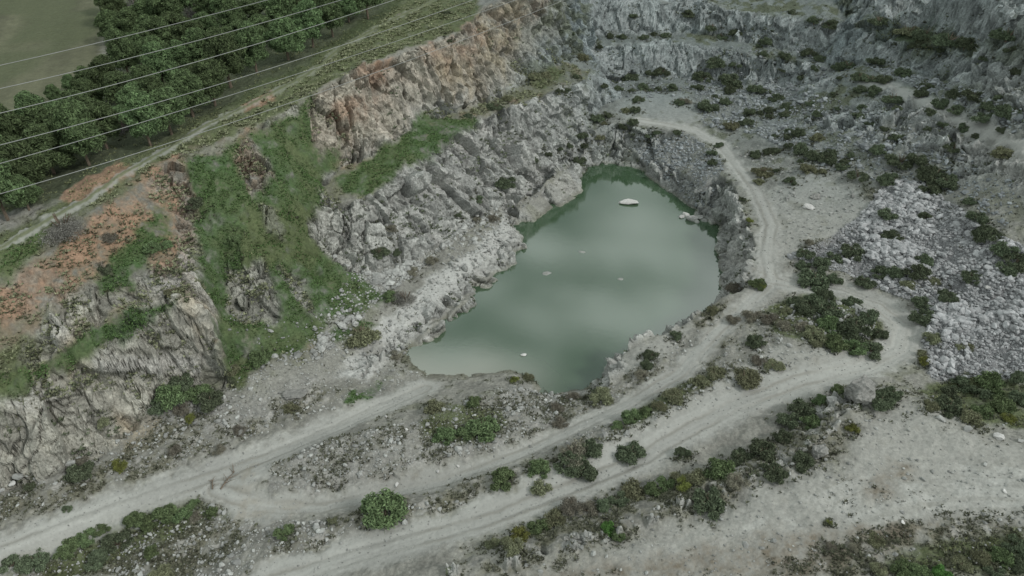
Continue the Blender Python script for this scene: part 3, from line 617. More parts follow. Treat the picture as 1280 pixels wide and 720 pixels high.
# ------------------------------------------------------------------ stones
def ico():
    p = (1+5**.5)/2
    v = np.array([(-1,p,0),(1,p,0),(-1,-p,0),(1,-p,0),(0,-1,p),(0,1,p),(0,-1,-p),(0,1,-p),(p,0,-1),(p,0,1),(-p,0,-1),(-p,0,1)], float); v /= np.linalg.norm(v[0])
    f = np.array([(0,11,5),(0,5,1),(0,1,7),(0,7,10),(0,10,11),(1,5,9),(5,11,4),(11,10,2),(10,7,6),(7,1,8),(3,9,4),(3,4,2),(3,2,6),(3,6,8),(3,8,9),(4,9,5),(2,4,11),(6,2,10),(8,6,7),(9,8,1)])
    return v, f
IV, IF = ico()
def sub(v, f):
    v = list(map(tuple, v)); d = {}; o = []
    def mid(a, b):
        k = (min(a, b), max(a, b))
        if k not in d:
            q = np.array(v[a])+np.array(v[b]); q /= np.linalg.norm(q); d[k] = len(v); v.append(tuple(q))
        return d[k]
    for a, b_, c_ in f:
        ab, bc, ca = mid(a, b_), mid(b_, c_), mid(c_, a); o += [(a, ab, ca), (b_, bc, ab), (c_, ca, bc), (ab, bc, ca)]
    return np.array(v), np.array(o)
IV2, IF2 = sub(IV, IF)
def chip(v, seed, k=5):
    """knock flat faces onto a ball"""
    r = np.random.default_rng(seed); v = v.copy()
    for _ in range(k):
        n = r.normal(size=3); n /= np.linalg.norm(n); d = r.uniform(.45, .8); s = v@n; v -= np.outer(np.maximum(s-d, 0), n)
    return v*(1+r.uniform(-.08, .08, (len(v), 1)))
CH = [chip(IV, s, 5) for s in range(12)]
def stones(name, pos, size, mat, label, parent=None, squash=.7):
    n = len(pos); vs = np.empty((n, 12, 3)); var = rng.integers(0, 12, n); ang = rng.uniform(0, 6.28, n); tl = rng.normal(0, .5, n)
    base = np.array(CH)[var]*np.stack([rng.uniform(.75, 1.35, n), rng.uniform(.7, 1.1, n), rng.uniform(.5, .95, n)*squash/.7], -1)[:, None]
    ca, sa, ct, st = np.cos(ang), np.sin(ang), np.cos(tl), np.sin(tl)
    X, Y, Zz = base[..., 0], base[..., 1], base[..., 2]
    Y, Zz = Y*ct[:, None]-Zz*st[:, None], Y*st[:, None]+Zz*ct[:, None]
    X, Y = X*ca[:, None]-Y*sa[:, None], X*sa[:, None]+Y*ca[:, None]
    vs = np.stack([X, Y, Zz], -1)*size[:, None, None] + pos[:, None]
    f = (IF[None] + (np.arange(n)*12)[:, None, None]).reshape(-1, 3)
    return tag(link(name, mesh_np(name, vs.reshape(-1, 3), f, mat), parent), label, None, None, 'stuff')
def scatter(poly, n, keep=None):
    w = hit(*dens(poly).T)[:, :2]; lo, hi = w.min(0), w.max(0); out_ = np.zeros((0, 2)); tries = 0
    while len(out_) < n and tries < 60:
        q = rng.uniform(lo, hi, (n*2, 2)); ins = np.zeros(len(q), bool)
        for i in range(len(w)):
            a, b_ = w[i], w[(i+1) % len(w)]
            if abs(b_[1]-a[1]) > 1e-9: ins ^= ((a[1] > q[:, 1]) != (b_[1] > q[:, 1])) & (q[:, 0] < (b_[0]-a[0])*(q[:, 1]-a[1])/(b_[1]-a[1])+a[0])
        q = q[ins]
        if keep is not None: q = q[keep(q)]
        out_ = np.concatenate([out_, q]); tries += 1
    return out_[:n]
def onland(q): return (gmask(road, q[:, 0], q[:, 1]) < .3) & (gz(q[:, 0], q[:, 1]) > -.1)
def nograss(q): return onland(q) & (gmask(Zgrass, q[:, 0], q[:, 1]) < rng.uniform(.05, 1.3, len(q)))
def scat_mask_road(n):
    yy = rng.uniform(50, 150, n*20); w = .57*yy+37; q = np.stack([rng.uniform(-1, 1, n*20)*w, yy], -1); q = q[(gmask(road, q[:, 0], q[:, 1]) > rng.uniform(.3, .9, len(q))) & (gmask(roadid, q[:, 0], q[:, 1]) != 6)]; return q[:n]
def ground_pts(q, sink, size):
    return np.stack([q[:, 0], q[:, 1], gz(q[:, 0], q[:, 1]) + size*sink], -1)
RUB = [(985,322),(1030,300),(1075,272),(1092,250),(1110,222),(1160,232),(1215,275),(1300,320),(1300,480),(1230,470),(1165,475),(1150,420),(1142,380),(1060,345)]
q = scatter(RUB, 21000, onland); hp_ = fbm(q[:, 0]*.12, q[:, 1]*.12, o=3, seed=151); s_ = np.clip(rng.lognormal(-1.6, .52, len(q))*(1+.8*hp_), .08, .8)
o = np.argsort(-s_); q = q[o]; s_ = s_[o]
NB = 300
RM = []
for k in range(8):
    v = chip(IV2, 500+k, 9)*np.array([1.15, .9, .7]); RM.append(mesh_np('boulder', v, IF2, M['rubble stone']))
def boulder(px_, py_, size, label, mat=None, mesh=None, group=None, zoff=.25, z_=None, cat='boulder', name='boulder'):
    me = mesh or RM[rnd.randrange(8)]
    if mat:
        me = me.copy(); me.materials.clear(); me.materials.append(M[mat])
    o = link(name, me); zz = float(gz(px_, py_)) if z_ is None else z_
    o.location = (px_, py_, zz+size*zoff); o.scale = (size*rnd.uniform(.85, 1.2), size*rnd.uniform(.85, 1.1), size*rnd.uniform(.8, 1.1)); o.rotation_euler = (rnd.uniform(-.4, .4), rnd.uniform(-.4, .4), rnd.uniform(0, 6.28))
    return tag(o, label, cat, group)
for k in range(NB):
    boulder(q[k, 0], q[k, 1], s_[k]*1.0, 'pale grey angular boulder among the many in the rubble slope right of the looping road', group='boulders of the rubble slope')
stones('rubble', ground_pts(q[NB:], .3, s_[NB:]), s_[NB:], M['rubble stone'], 'dense spread of small pale grey rubble right of the looping road')
SC = [([(990,372),(1060,368),(1095,400),(1085,435),(1020,425),(980,400)], 500, .3, 'pale stones among the shrubs inside the road loop'),
      ([(795,168),(860,168),(905,200),(893,262),(862,255),(820,212),(790,190)], 3000, .18, 'grey scree on the slope at the far end of the lake'),
      ([(390,400),(440,345),(530,325),(600,260),(600,275),(540,325),(470,380),(440,410),(400,440)], 1400, .28, 'loose stones at the foot of the pale rock wall'),
      ([(980,100),(1120,150),(1280,230),(1260,290),(1180,240),(1110,230),(1040,215),(940,165),(880,160),(860,100)], 5200, .25, 'loose rubble strewn below the ridge path'),
      ([(760,60),(1040,60),(1040,110),(760,125)], 1700, .22, 'loose stones on the back benches'),
      ([(315,590),(400,555),(540,520),(640,480),(730,495),(650,560),(540,598),(400,620),(340,612)], 2300, .15, 'pale stones scattered over the mound between the two tracks'),
      ([(380,440),(440,400),(440,440),(540,470),(430,510),(330,540),(-20,660),(-20,600),(120,560),(180,500),(260,480),(330,455)], 2000, .15, 'loose stones on the ground below the crag'),
      ([(1060,75),(1290,130),(1290,185),(1120,100)], 1200, .27, 'rubble between the ridge path and the wall above'),
      ([(0,700),(140,645),(280,630),(320,650),(420,650),(640,610),(700,590),(640,640),(420,700),(330,722),(0,722)], 1700, .15, 'pale stones along the berm and bank by the lower roads'),
      ([(640,700),(1000,565),(1130,480),(1290,530),(1290,722),(620,722)], 1800, .11, 'small stones scattered over the bare plateau'),
      ([(740,480),(960,370),(1000,400),(1090,440),(1000,470),(880,500),(760,560),(700,560)], 1500, .15, 'stones on the banks between the tracks'),
      ([(900,180),(1000,180),(1100,240),(1000,330),(970,330),(985,270)], 900, .18, 'stones on the sandy flat right of the far track'),
      ([(560,370),(655,295),(640,270),(725,205),(720,195),(600,265),(520,370),(440,450),(500,450)], 1500, .22, 'stones along the left shore'),
      ([(290,380),(345,400),(400,400),(440,330),(400,300),(480,370),(400,450),(280,470)], 350, .2, 'stones rolled down the green slope')]
for poly, n, med, lb in SC:
    q = scatter(poly, n, nograss); med *= .68; s_ = np.clip(rng.lognormal(math.log(med), .62, len(q)), med*.35, med*4.5)
    cl = fbm(q[:, 0]*.25, q[:, 1]*.25, o=2, seed=19); s_ *= (1+.6*cl)
    stones('scattered_stones', ground_pts(q, .2, s_), s_, M['shaded scree stone' if ('ridge path' in lb or 'back' in lb or 'far end' in lb) else 'scree stone'], lb)
q = scat_mask_road(3500); s_ = np.clip(rng.lognormal(-2.75, .5, len(q)), .03, .22); stones('loose_gravel', ground_pts(q, .1, s_), s_, M['scree stone'], 'loose gravel lying on the haul roads')
def wp(px_, py_): p = hit(px_, py_); return float(p[0]), float(p[1])
def big(px_, py_, wpx, label, mat='pale stone', zoff=.2, z_=None, name='boulder', cat='boulder', sc=None):
    X, Y = wp(px_, py_); dep = Y*CP + (CAM_H-8)*SP; o = boulder(X, Y, wpx*dep/FPX/2.1, label, mat, None, None, zoff, z_, cat, name)
    if sc: o.scale = tuple(a*b_ for a, b_ in zip(o.scale, sc)); o.rotation_euler = (0, 0, rnd.uniform(-.3, .3))
    return o
big(785,254,21,'long white rock breaking the lake surface near the far end', z_=-.1, sc=(1.1,.7,.55))
big(866,274,17,'pale rock in the water at the right shore, beside the scree', z_=0)
for k_, (a_, b_, c_, d_) in enumerate([(852,272,9,'leftmost pale rock of the cluster in the water at the right shore'),(858,269,11,'second rock from left in the cluster at the right shore'),(874,271,12,'broad grey rock between the lake cluster and the right shore'),(880,276,9,'rightmost small rock of the cluster at the right shore'),(871,278,8,'nearest small rock of the cluster at the right shore')]):
    big(a_, b_, c_, d_, 'pale stone' if k_ < 2 else 'scree stone', z_=-.05)
big(655,444,9,'small white rock off the near tip of the lake shore', z_=-.05, sc=(1,.8,.7))
big(727,315,9,'faint submerged stone in mid lake, farthest of three', 'scree stone', z_=-.16, sc=(1,1,.42))
big(683,342,10,'faint submerged stone in mid lake, leftmost of three', 'scree stone', z_=-.16, sc=(1,1,.42))
big(776,349,8,'faint submerged stone in mid lake, rightmost of three', 'scree stone', z_=-.14, sc=(1,1,.42))
big(1175,526,13,'leftmost grey block along the plateau edge beside the scrub hollow','scree stone')
big(1208,538,12,'small block second from left along the plateau edge','scree stone')
big(1247,546,17,'largest white topped block along the plateau edge')
big(1276,550,11,'block at the right frame edge on the plateau edge','scree stone')
big(1010,260,17,'pale boulder on the sandy flat right of the far track')
big(1062,502,14,'pale slab leaning below the rounded outcrop by the haul road')
big(1041,503,18,'flat slab at the foot of the rounded outcrop')
big(496,606,8,'lone white boulder at the edge of the mound above the middle track')
big(547,590,6,'small white stone above the middle track, right of a larger one')
big(572,583,5,'tiny white stone on the mound farthest right above the middle track')
big(86,579,14,'whitish block at the foot of the crag beside the dark shrub','scree stone')
big(22,595,15,'reddish pale block, left of two at the foot of the crag','scree stone')
big(12,601,10,'small pale block at the left edge under the crag')
big(371,440,9,'white stone at the foot of the green slope')
big(385,531,5,'small white stone on the lower track verge')
big(482,521,6,'small white stone, left of two by the mound')
big(508,537,6,'small white stone, right of two by the mound')
big(1130,715,9,'white stone on the lower right of the plateau')
big(1254,615,7,'flat white stone on the right side of the plateau')
big(1128,655,7,'small pale stone on the plateau near the corner scrub')
big(1235,360,9,'white boulder standing out of the rubble slope at right')

def outcrop(px_, py_, r3, label, seed, sink=.3):
    X, Y = wp(px_, py_); v, f = sub(IV2, IF2); v, f = sub(v, f); v = chip(v, seed, 12); v += v*(fbm(v[:, 0]*2+seed, v[:, 1]*2, v[:, 2]*2, o=4, seed=seed)*.22)[:, None]
    o = link('outcrop', mesh_np('outcrop', v, f, M['outcrop rock'], False)); o.scale = r3; o.location = (X, Y, float(gz(X, Y))+r3[2]*(1-2*sink)*.5); o.rotation_euler = (0, .1, R(35)); tag(o, label, 'rock outcrop')
outcrop(1076,490,(3.0,2.2,2.4),'rounded grey rock outcrop at the top of the front ridge beside the haul road', 3)
outcrop(1022,566,(1.6,1.2,1.3),'small pale outcrop halfway along the front ridge', 5)
outcrop(1020,245,(1.3,1.0,.8),'low grey outcrop on the sandy flat', 6)
outcrop(368,492,(2.2,1.4,.9),'low pale outcrop where the green slope meets the quarry floor', 8)
# ------------------------------------------------------------------ plants
def tubes(paths, sides=5):
    V, F = [], []; n0 = 0
    for pth in paths:
        pts_ = [np.array(p[:3], float) for p in pth]; rad = [p[3] for p in pth]
        for i, p in enumerate(pts_):
            t_ = pts_[min(i+1, len(pts_)-1)]-pts_[max(i-1, 0)]; t_ /= np.linalg.norm(t_)+1e-9
            a = np.cross(t_, (0, 0, 1) if abs(t_[2]) < .9 else (1, 0, 0)); a /= np.linalg.norm(a); b_ = np.cross(t_, a)
            for s in range(sides): q_ = 2*math.pi*s/sides; V.append(p+rad[i]*(math.cos(q_)*a+math.sin(q_)*b_))
            if i:
                for s in range(sides): s1 = (s+1) % sides; F.append((n0+(i-1)*sides+s, n0+(i-1)*sides+s1, n0+i*sides+s1, n0+i*sides+s))
        n0 += len(pts_)*sides
    return np.array(V), np.array(F)
def fallen(px_, py_, ln, ang, label, seed):
    r = np.random.default_rng(seed); X, Y = wp(px_, py_); Pp = []; f0 = np.array([math.cos(ang), math.sin(ang), 0]); zz = float(gz(X, Y))+.12
    main = [np.array([X, Y, zz])+f0*ln*t_+np.array([0, 0, .15*math.sin(t_*3)]) for t_ in (0, .35, .7, 1)]; Pp.append([(*p, w_) for p, w_ in zip(main, (.11, .09, .06, .025))])
    for k in range(7):
        t_ = r.uniform(.2, .95); a2 = ang+r.choice([-1, 1])*r.uniform(.5, 1.1); b0 = main[0]+f0*ln*t_; e2 = b0+np.array([math.cos(a2), math.sin(a2), r.uniform(0, .25)])*ln*r.uniform(.25, .5); Pp.append([(*b0, .05), (*((b0+e2)/2+[0, 0, .06]), .035), (*e2, .015)])
    v, f = tubes(Pp, 5); tag(link('fallen_branch', mesh_np('fallen_branch', v, f, M['bark'])), label, 'branch')
def cards(cen, nor, size, blade=1.6, r=None):
    """small rhombic leaf sprays: one quad each"""
    r = r or rng; n = len(cen); up = r.normal(size=(n, 3)); a = np.cross(nor, up); a /= np.linalg.norm(a, axis=1)[:, None]+1e-9; b_ = np.cross(nor, a)
    s = size[:, None]; v = np.stack([cen-a*s*blade, cen-b_*s*.55, cen+a*s*blade, cen+b_*s*.55], 1)
    v += (nor*s*.25)[:, None]*np.array([-1, 1, -1, 1])[None, :, None]
    return v.reshape(-1, 3), (np.arange(n)[:, None]*4+np.arange(4)[None])
def bush_mesh(name, seed, mat, nl=1500, leaf=.085, hgt=.8, lobes=17, core=True, up=0., open_=0.):
    nl = int(nl*1.7)
    """unit radius shrub standing on z=0"""
    r = np.random.default_rng(seed); C_ = []; R_ = []
    for k in range(lobes):
        a = r.uniform(0, 6.28); rr = math.sqrt(r.uniform(0, 1))*.78; h = r.uniform(.12, .8)*(1-.65*rr*rr); C_.append((math.cos(a)*rr, math.sin(a)*rr, h*hgt)); R_.append(r.uniform(.17, .36))
    C_ = np.array(C_); R_ = np.array(R_); k = r.choice(lobes, nl, p=R_**2/np.sum(R_**2)); d = r.normal(size=(nl, 3)); d[:, 2] = np.abs(d[:, 2])*1.0-.25; d /= np.linalg.norm(d, axis=1)[:, None]
    sc = np.array([1, 1, max(.55, hgt)])
    cen = C_[k] + d*(R_[k]*(.62+(.62+open_)*r.uniform(0, 1, nl)**1.3))[:, None]*sc
    ok = cen[:, 2] > .02; cen, d = cen[ok], d[ok]; no = d + r.normal(size=d.shape)*.8; no[:, 2] += up; no /= np.linalg.norm(no, axis=1)[:, None]
    v, f = cards(cen, no, r.uniform(.5, 1.25, len(cen))*leaf*.85, 1.5, r)
    f = np.concatenate([f[:, [0, 1, 2]], f[:, [0, 2, 3]]])
    nsp = 70; a = r.uniform(0, 6.28, nsp); el = r.uniform(.15, 1.45, nsp); dd = np.stack([np.cos(a)*np.cos(el), np.sin(a)*np.cos(el), np.sin(el)*max(hgt, .6)], -1); L0 = r.uniform(.75, 1.22, nsp)[:, None]
    sd2 = np.cross(dd, r.normal(size=dd.shape)); sd2 /= np.linalg.norm(sd2, axis=1)[:, None]; base_ = dd*.35; sv = np.stack([base_-sd2*.012, base_+sd2*.012, dd*L0], 1).reshape(-1, 3)
    f = np.concatenate([f, np.arange(nsp*3).reshape(-1, 3)+len(v)]); v = np.concatenate([v, sv])
    if core:
        for j in range(lobes):
            cv = IV*(R_[j]*.5)*sc*r.uniform(.85, 1.15, (12, 1)) + C_[j]; f = np.concatenate([f, IF+len(v)]); v = np.concatenate([v, cv])
    return mesh_np(name, v, f, mat)
def stem_mesh(seed, n=5, h=.6):
    r = np.random.default_rng(seed); P_ = []
    for k in range(n):
        a = r.uniform(0, 6.28); sp = r.uniform(.15, .5); P_.append([(0, 0, -.15, .05), (math.cos(a)*sp*.4, math.sin(a)*sp*.4, h*.45, .035), (math.cos(a)*sp, math.sin(a)*sp, h, .012)])
    v, f = tubes(P_, 4); return mesh_np('stem', v, f, M['bark'])
fallen(276, 612, 3.2, 1.25, 'forked dry branch lying on the pale road at the junction', 4)
fallen(266, 612, 1.6, 1.9, 'short dry stick on the pale road left of the forked branch', 5)
BT = {   # type -> (material, mesh args, describing words)
 'D': ('dark leaves', dict(nl=1500, leaf=.085, hgt=.8), 'dark green rounded shrub'),
 'G': ('green leaves', dict(nl=1500, leaf=.085, hgt=.85), 'mid green bushy shrub'),
 'O': ('olive leaves', dict(nl=1400, leaf=.075, hgt=.75, open_=.15), 'olive grey shrub'),
 'B': ('brown twigs', dict(nl=1500, leaf=.05, hgt=.7, open_=.25), 'brownish half bare shrub'),
 'Y': ('yellow green leaves', dict(nl=1100, leaf=.07, hgt=1.0, open_=.2), 'yellow green broom shrub'),
 'L': ('bright leaves', dict(nl=1700, leaf=.085, hgt=1.1), 'bright green leafy shrub'),
 'T': ('grey twigs', dict(nl=2200, leaf=.035, hgt=.8, open_=.35, core=False), 'bare grey twiggy bush'),
 'F': ('dark leaves', dict(nl=1400, leaf=.08, hgt=.38), 'low dark spreading shrub'),
 'H': ('olive leaves', dict(nl=1400, leaf=.08, hgt=.36), 'low olive spreading shrub'),
}
BM = {k: [bush_mesh('foliage', 40+7*i+hash(ord(k)) % 97, M[v[0]], **v[1]) for i in range(5 if k in 'DGOB' else 3)] for k, v in BT.items()}
SM = [stem_mesh(s) for s in range(3)]; SMT = stem_mesh(9, 14, .9)
TS = 2.977
TILES = {  # origin and (x, y, width, type) read off enlarged views
 (425,0): [(398,42,28,'D'),(1080,268,70,'D'),(1150,272,40,'D'),(1195,262,60,'D'),(975,320,45,'D'),(1035,325,40,'D'),(1085,332,28,'D'),(1125,315,45,'D'),(1153,332,25,'D'),(1183,328,28,'D'),(1235,325,48,'D'),(1110,368,45,'D'),(1060,405,35,'O'),(1100,405,40,'D'),(1265,378,40,'D'),(957,440,50,'D'),(990,425,45,'D'),(1050,460,40,'D'),(1090,450,45,'D'),(980,455,30,'O'),(900,490,45,'D'),(912,530,30,'D'),(965,500,45,'O'),(850,540,35,'D'),(820,548,25,'D'),(775,570,30,'D'),(708,600,60,'D'),(612,665,75,'D'),(1150,495,35,'D'),(1178,490,30,'D'),(1255,495,30,'D'),(845,320,35,'D'),(815,325,35,'D'),(880,285,30,'D'),(850,182,50,'F'),(900,205,55,'O'),(1005,128,35,'D'),(1048,135,40,'D'),(1130,138,35,'D'),(1090,55,32,'D'),(740,40,55,'B'),(475,425,35,'D'),(580,388,70,'F'),(625,360,40,'O'),(405,150,25,'D'),(895,580,55,'D'),(1215,125,40,'D'),(1170,120,30,'D'),(860,125,30,'D'),(965,165,30,'D'),(1035,295,26,'D'),(720,265,60,'O'),(765,270,50,'O')],
 (850,0): [(30,40,60,'D'),(120,90,60,'F'),(205,118,45,'D'),(322,140,48,'D'),(310,195,35,'D'),(388,205,50,'D'),(293,160,28,'D'),(160,125,50,'F'),(130,225,80,'D'),(205,240,45,'D'),(85,280,80,'D'),(180,295,90,'D'),(185,325,55,'D'),(65,320,50,'D'),(100,390,80,'D'),(168,372,50,'D'),(275,330,60,'D'),(315,340,45,'D'),(355,355,60,'D'),(403,388,55,'D'),(335,403,45,'D'),(260,420,50,'D'),(296,420,30,'D'),(390,420,50,'D'),(330,430,30,'D'),(480,378,45,'F'),(590,395,25,'D'),(445,285,28,'D'),(500,250,35,'D'),(385,260,28,'D'),(595,285,30,'D'),(415,35,30,'D'),(20,370,50,'B'),(130,355,25,'D'),(500,70,60,'D'),(560,75,70,'D'),(480,190,60,'D'),(520,210,50,'D'),(590,235,50,'D'),(630,225,80,'F'),(725,230,60,'D'),(670,275,70,'F'),(710,285,70,'F'),(760,290,60,'D'),(830,270,60,'D'),(850,100,110,'H'),(910,115,90,'F'),(740,70,80,'F'),(1060,155,80,'D'),(870,155,40,'D'),(915,155,30,'D'),(970,165,35,'D'),(1130,220,40,'D'),(1220,205,60,'D'),(1210,130,130,'F'),(1255,265,60,'D'),(1000,130,110,'F'),(720,325,60,'D'),(670,325,50,'D'),(790,360,80,'F'),(660,430,50,'D'),(680,405,45,'D'),(708,445,45,'D'),(795,435,40,'D'),(920,430,50,'D'),(757,480,38,'D'),(805,490,55,'D'),(565,345,35,'D'),(920,480,35,'D'),(915,320,60,'D'),(900,345,55,'D'),(970,380,70,'D'),(1018,345,70,'D'),(1025,400,70,'D'),(1090,355,80,'D'),(1060,460,55,'D'),(1130,435,80,'D'),(1145,390,60,'D'),(1195,360,50,'D'),(1220,400,90,'D'),(1195,480,40,'D'),(1200,560,80,'O'),(1100,495,40,'D'),(1020,540,70,'F'),(980,455,50,'D'),(440,485,60,'D'),(400,480,35,'D'),(400,503,40,'D'),(355,498,30,'D'),(510,508,60,'O'),(285,565,55,'D'),(335,560,50,'D'),(360,556,40,'D'),(448,550,65,'D'),(495,570,70,'D'),(550,590,70,'D'),(560,560,50,'D'),(405,540,35,'D'),(637,572,38,'D'),(447,600,28,'D'),(475,625,70,'O'),(530,635,35,'O'),(362,635,25,'D'),(305,628,80,'H'),(290,670,45,'O'),(412,668,55,'D'),(245,455,50,'D'),(190,465,60,'O'),(145,537,38,'D'),(118,570,40,'D'),(122,602,50,'D'),(660,645,80,'F'),(615,600,40,'D'),(740,550,70,'D'),(820,580,110,'F'),(880,590,80,'D'),(780,660,90,'D'),(940,640,110,'D'),(1000,660,100,'D'),(930,695,80,'D'),(600,620,50,'D'),(510,415,45,'D')],
 (850,240): [(230,25,30,'D'),(255,110,32,'Y'),(290,335,60,'G'),(305,350,35,'Y'),(200,350,80,'B'),(460,230,70,'D'),(455,265,60,'D'),(520,262,80,'D'),(570,235,70,'D'),(645,210,90,'D'),(480,190,45,'B'),(500,315,120,'D'),(570,325,60,'D'),(760,95,80,'D'),(780,150,70,'D'),(800,175,50,'D'),(920,78,60,'D'),(685,325,80,'D'),(740,290,80,'D'),(795,300,70,'D'),(870,300,95,'D'),(850,345,60,'O'),(910,245,70,'D'),(940,320,50,'O'),(1090,308,80,'D'),(985,355,60,'D'),(990,390,80,'D'),(890,412,80,'D'),(900,465,85,'D'),(935,545,70,'O'),(905,600,50,'O'),(905,635,40,'Y'),(1145,150,110,'D'),(1100,100,80,'D'),(1195,210,100,'D'),(1250,240,110,'D'),(1220,275,80,'D'),(1075,35,60,'D'),(1075,570,50,'O'),(1040,570,50,'O'),
    (490,390,90,'D'),(540,375,80,'D'),(470,430,90,'D'),(540,430,110,'D'),(640,405,70,'D'),(700,460,80,'D'),(640,490,130,'D'),(560,485,90,'G'),(500,520,90,'O'),(580,550,95,'G'),(650,560,95,'G'),(710,575,90,'D'),(740,520,60,'D'),(450,490,60,'B'),(400,440,40,'O'),(503,560,42,'O'),(280,545,75,'D'),(330,460,80,'B'),(270,450,70,'B'),(355,640,70,'O'),(240,680,120,'O'),(130,665,80,'O'),(70,700,80,'O'),(290,620,60,'B'),(1040,700,80,'D'),(1160,700,110,'G'),(1250,690,60,'D'),(195,470,60,'B'),(120,435,50,'O'),(430,400,60,'D'),(380,490,70,'B')],
 (425,240): [(510,20,48,'D'),(190,130,50,'B'),(140,215,80,'F'),(205,220,40,'D'),(245,390,85,'T'),(80,510,120,'H'),(185,385,60,'G'),(590,20,25,'D'),(570,85,60,'B'),(510,95,40,'B'),(340,250,60,'B'),(270,290,60,'B'),(1250,530,50,'D'),(1155,598,60,'D'),(1145,632,55,'D'),(1120,675,60,'B'),(205,605,55,'B'),(440,75,25,'D'),(705,680,50,'O'),(650,690,35,'Y')],
 (0,240): [(870,170,62,'G'),(720,30,75,'D'),(390,272,62,'D'),(410,160,65,'B'),(240,115,150,'T'),(680,690,90,'D'),(970,610,80,'G'),(645,360,60,'H'),(870,650,60,'O'),(565,205,60,'G'),(620,190,50,'G')],
 (0,480): [(590,70,90,'D'),(650,25,130,'G'),(740,20,90,'G'),(785,50,110,'D'),(712,125,42,'Y'),(680,90,70,'B'),(310,325,105,'D'),(448,300,60,'Y'),(650,238,50,'B'),(300,268,55,'B'),(115,370,45,'D'),(250,460,38,'D'),(1080,80,60,'O'),(1062,545,70,'G'),(1240,505,35,'O'),(568,615,62,'G'),(610,690,100,'O'),(720,440,50,'G'),(730,490,55,'B'),(440,570,100,'D'),(380,530,60,'G'),(250,600,100,'G'),(620,470,90,'G'),(560,500,80,'G'),(680,480,70,'G'),(785,475,50,'G'),(140,640,110,'D'),(50,655,90,'D'),(320,560,80,'G'),(500,490,80,'G'),(890,160,60,'B'),(820,245,60,'B'),(385,125,50,'O'),(360,640,90,'D')],
 (425,480): [(165,460,160,'G'),(600,340,100,'G'),(742,300,92,'G'),(745,372,75,'O'),(850,270,130,'D'),(905,310,120,'D'),(870,240,120,'B'),(940,225,90,'D'),(1075,245,110,'D'),(1265,260,55,'D'),(805,80,60,'B'),(870,40,70,'B'),(975,35,100,'O'),(350,85,75,'O'),(500,60,60,'G'),(530,150,120,'G'),(390,185,90,'G'),(470,172,70,'G'),(1090,110,90,'G'),(1140,98,60,'G'),(1035,145,60,'G'),(1190,80,60,'O'),(1240,45,80,'O'),(995,522,65,'L'),(1035,560,55,'G'),(665,565,80,'Y'),(640,610,90,'O'),(575,588,55,'O'),(740,530,90,'G'),(800,490,95,'O'),(860,450,90,'B'),(920,455,90,'B'),(985,445,70,'D'),(1040,420,90,'D'),(1080,385,110,'O'),(1170,385,80,'G'),(1220,360,80,'G'),(1265,345,80,'O'),(820,135,60,'B')],
 (850,480): [(745,50,110,'D'),(790,30,70,'D'),(637,170,50,'Y'),(440,95,110,'D'),(490,130,80,'G'),(400,140,80,'D'),(520,50,70,'G'),(310,235,110,'D'),(230,255,100,'D'),(140,305,120,'G'),(50,345,90,'O'),(10,370,60,'Y'),(450,275,90,'D'),(350,315,100,'D'),(110,425,125,'D'),(210,355,90,'B'),(15,260,50,'D'),(590,10,50,'G'),(930,80,60,'O'),(1000,75,100,'D'),(1080,110,90,'O'),(1180,70,110,'G'),(1222,125,55,'Y'),(1255,50,90,'D'),(1000,20,80,'D'),(1120,25,90,'D'),(1130,90,90,'G'),(730,570,75,'H'),(645,605,55,'B'),(555,514,24,'Y'),(730,680,65,'O'),(830,680,90,'G'),(890,700,90,'G'),(965,700,65,'L'),(1050,665,80,'O'),(1250,590,100,'D'),(1190,640,90,'G'),(1250,650,90,'D'),(1120,650,70,'O'),(1170,700,80,'D'),(560,600,45,'B'),(380,190,70,'D')],
}
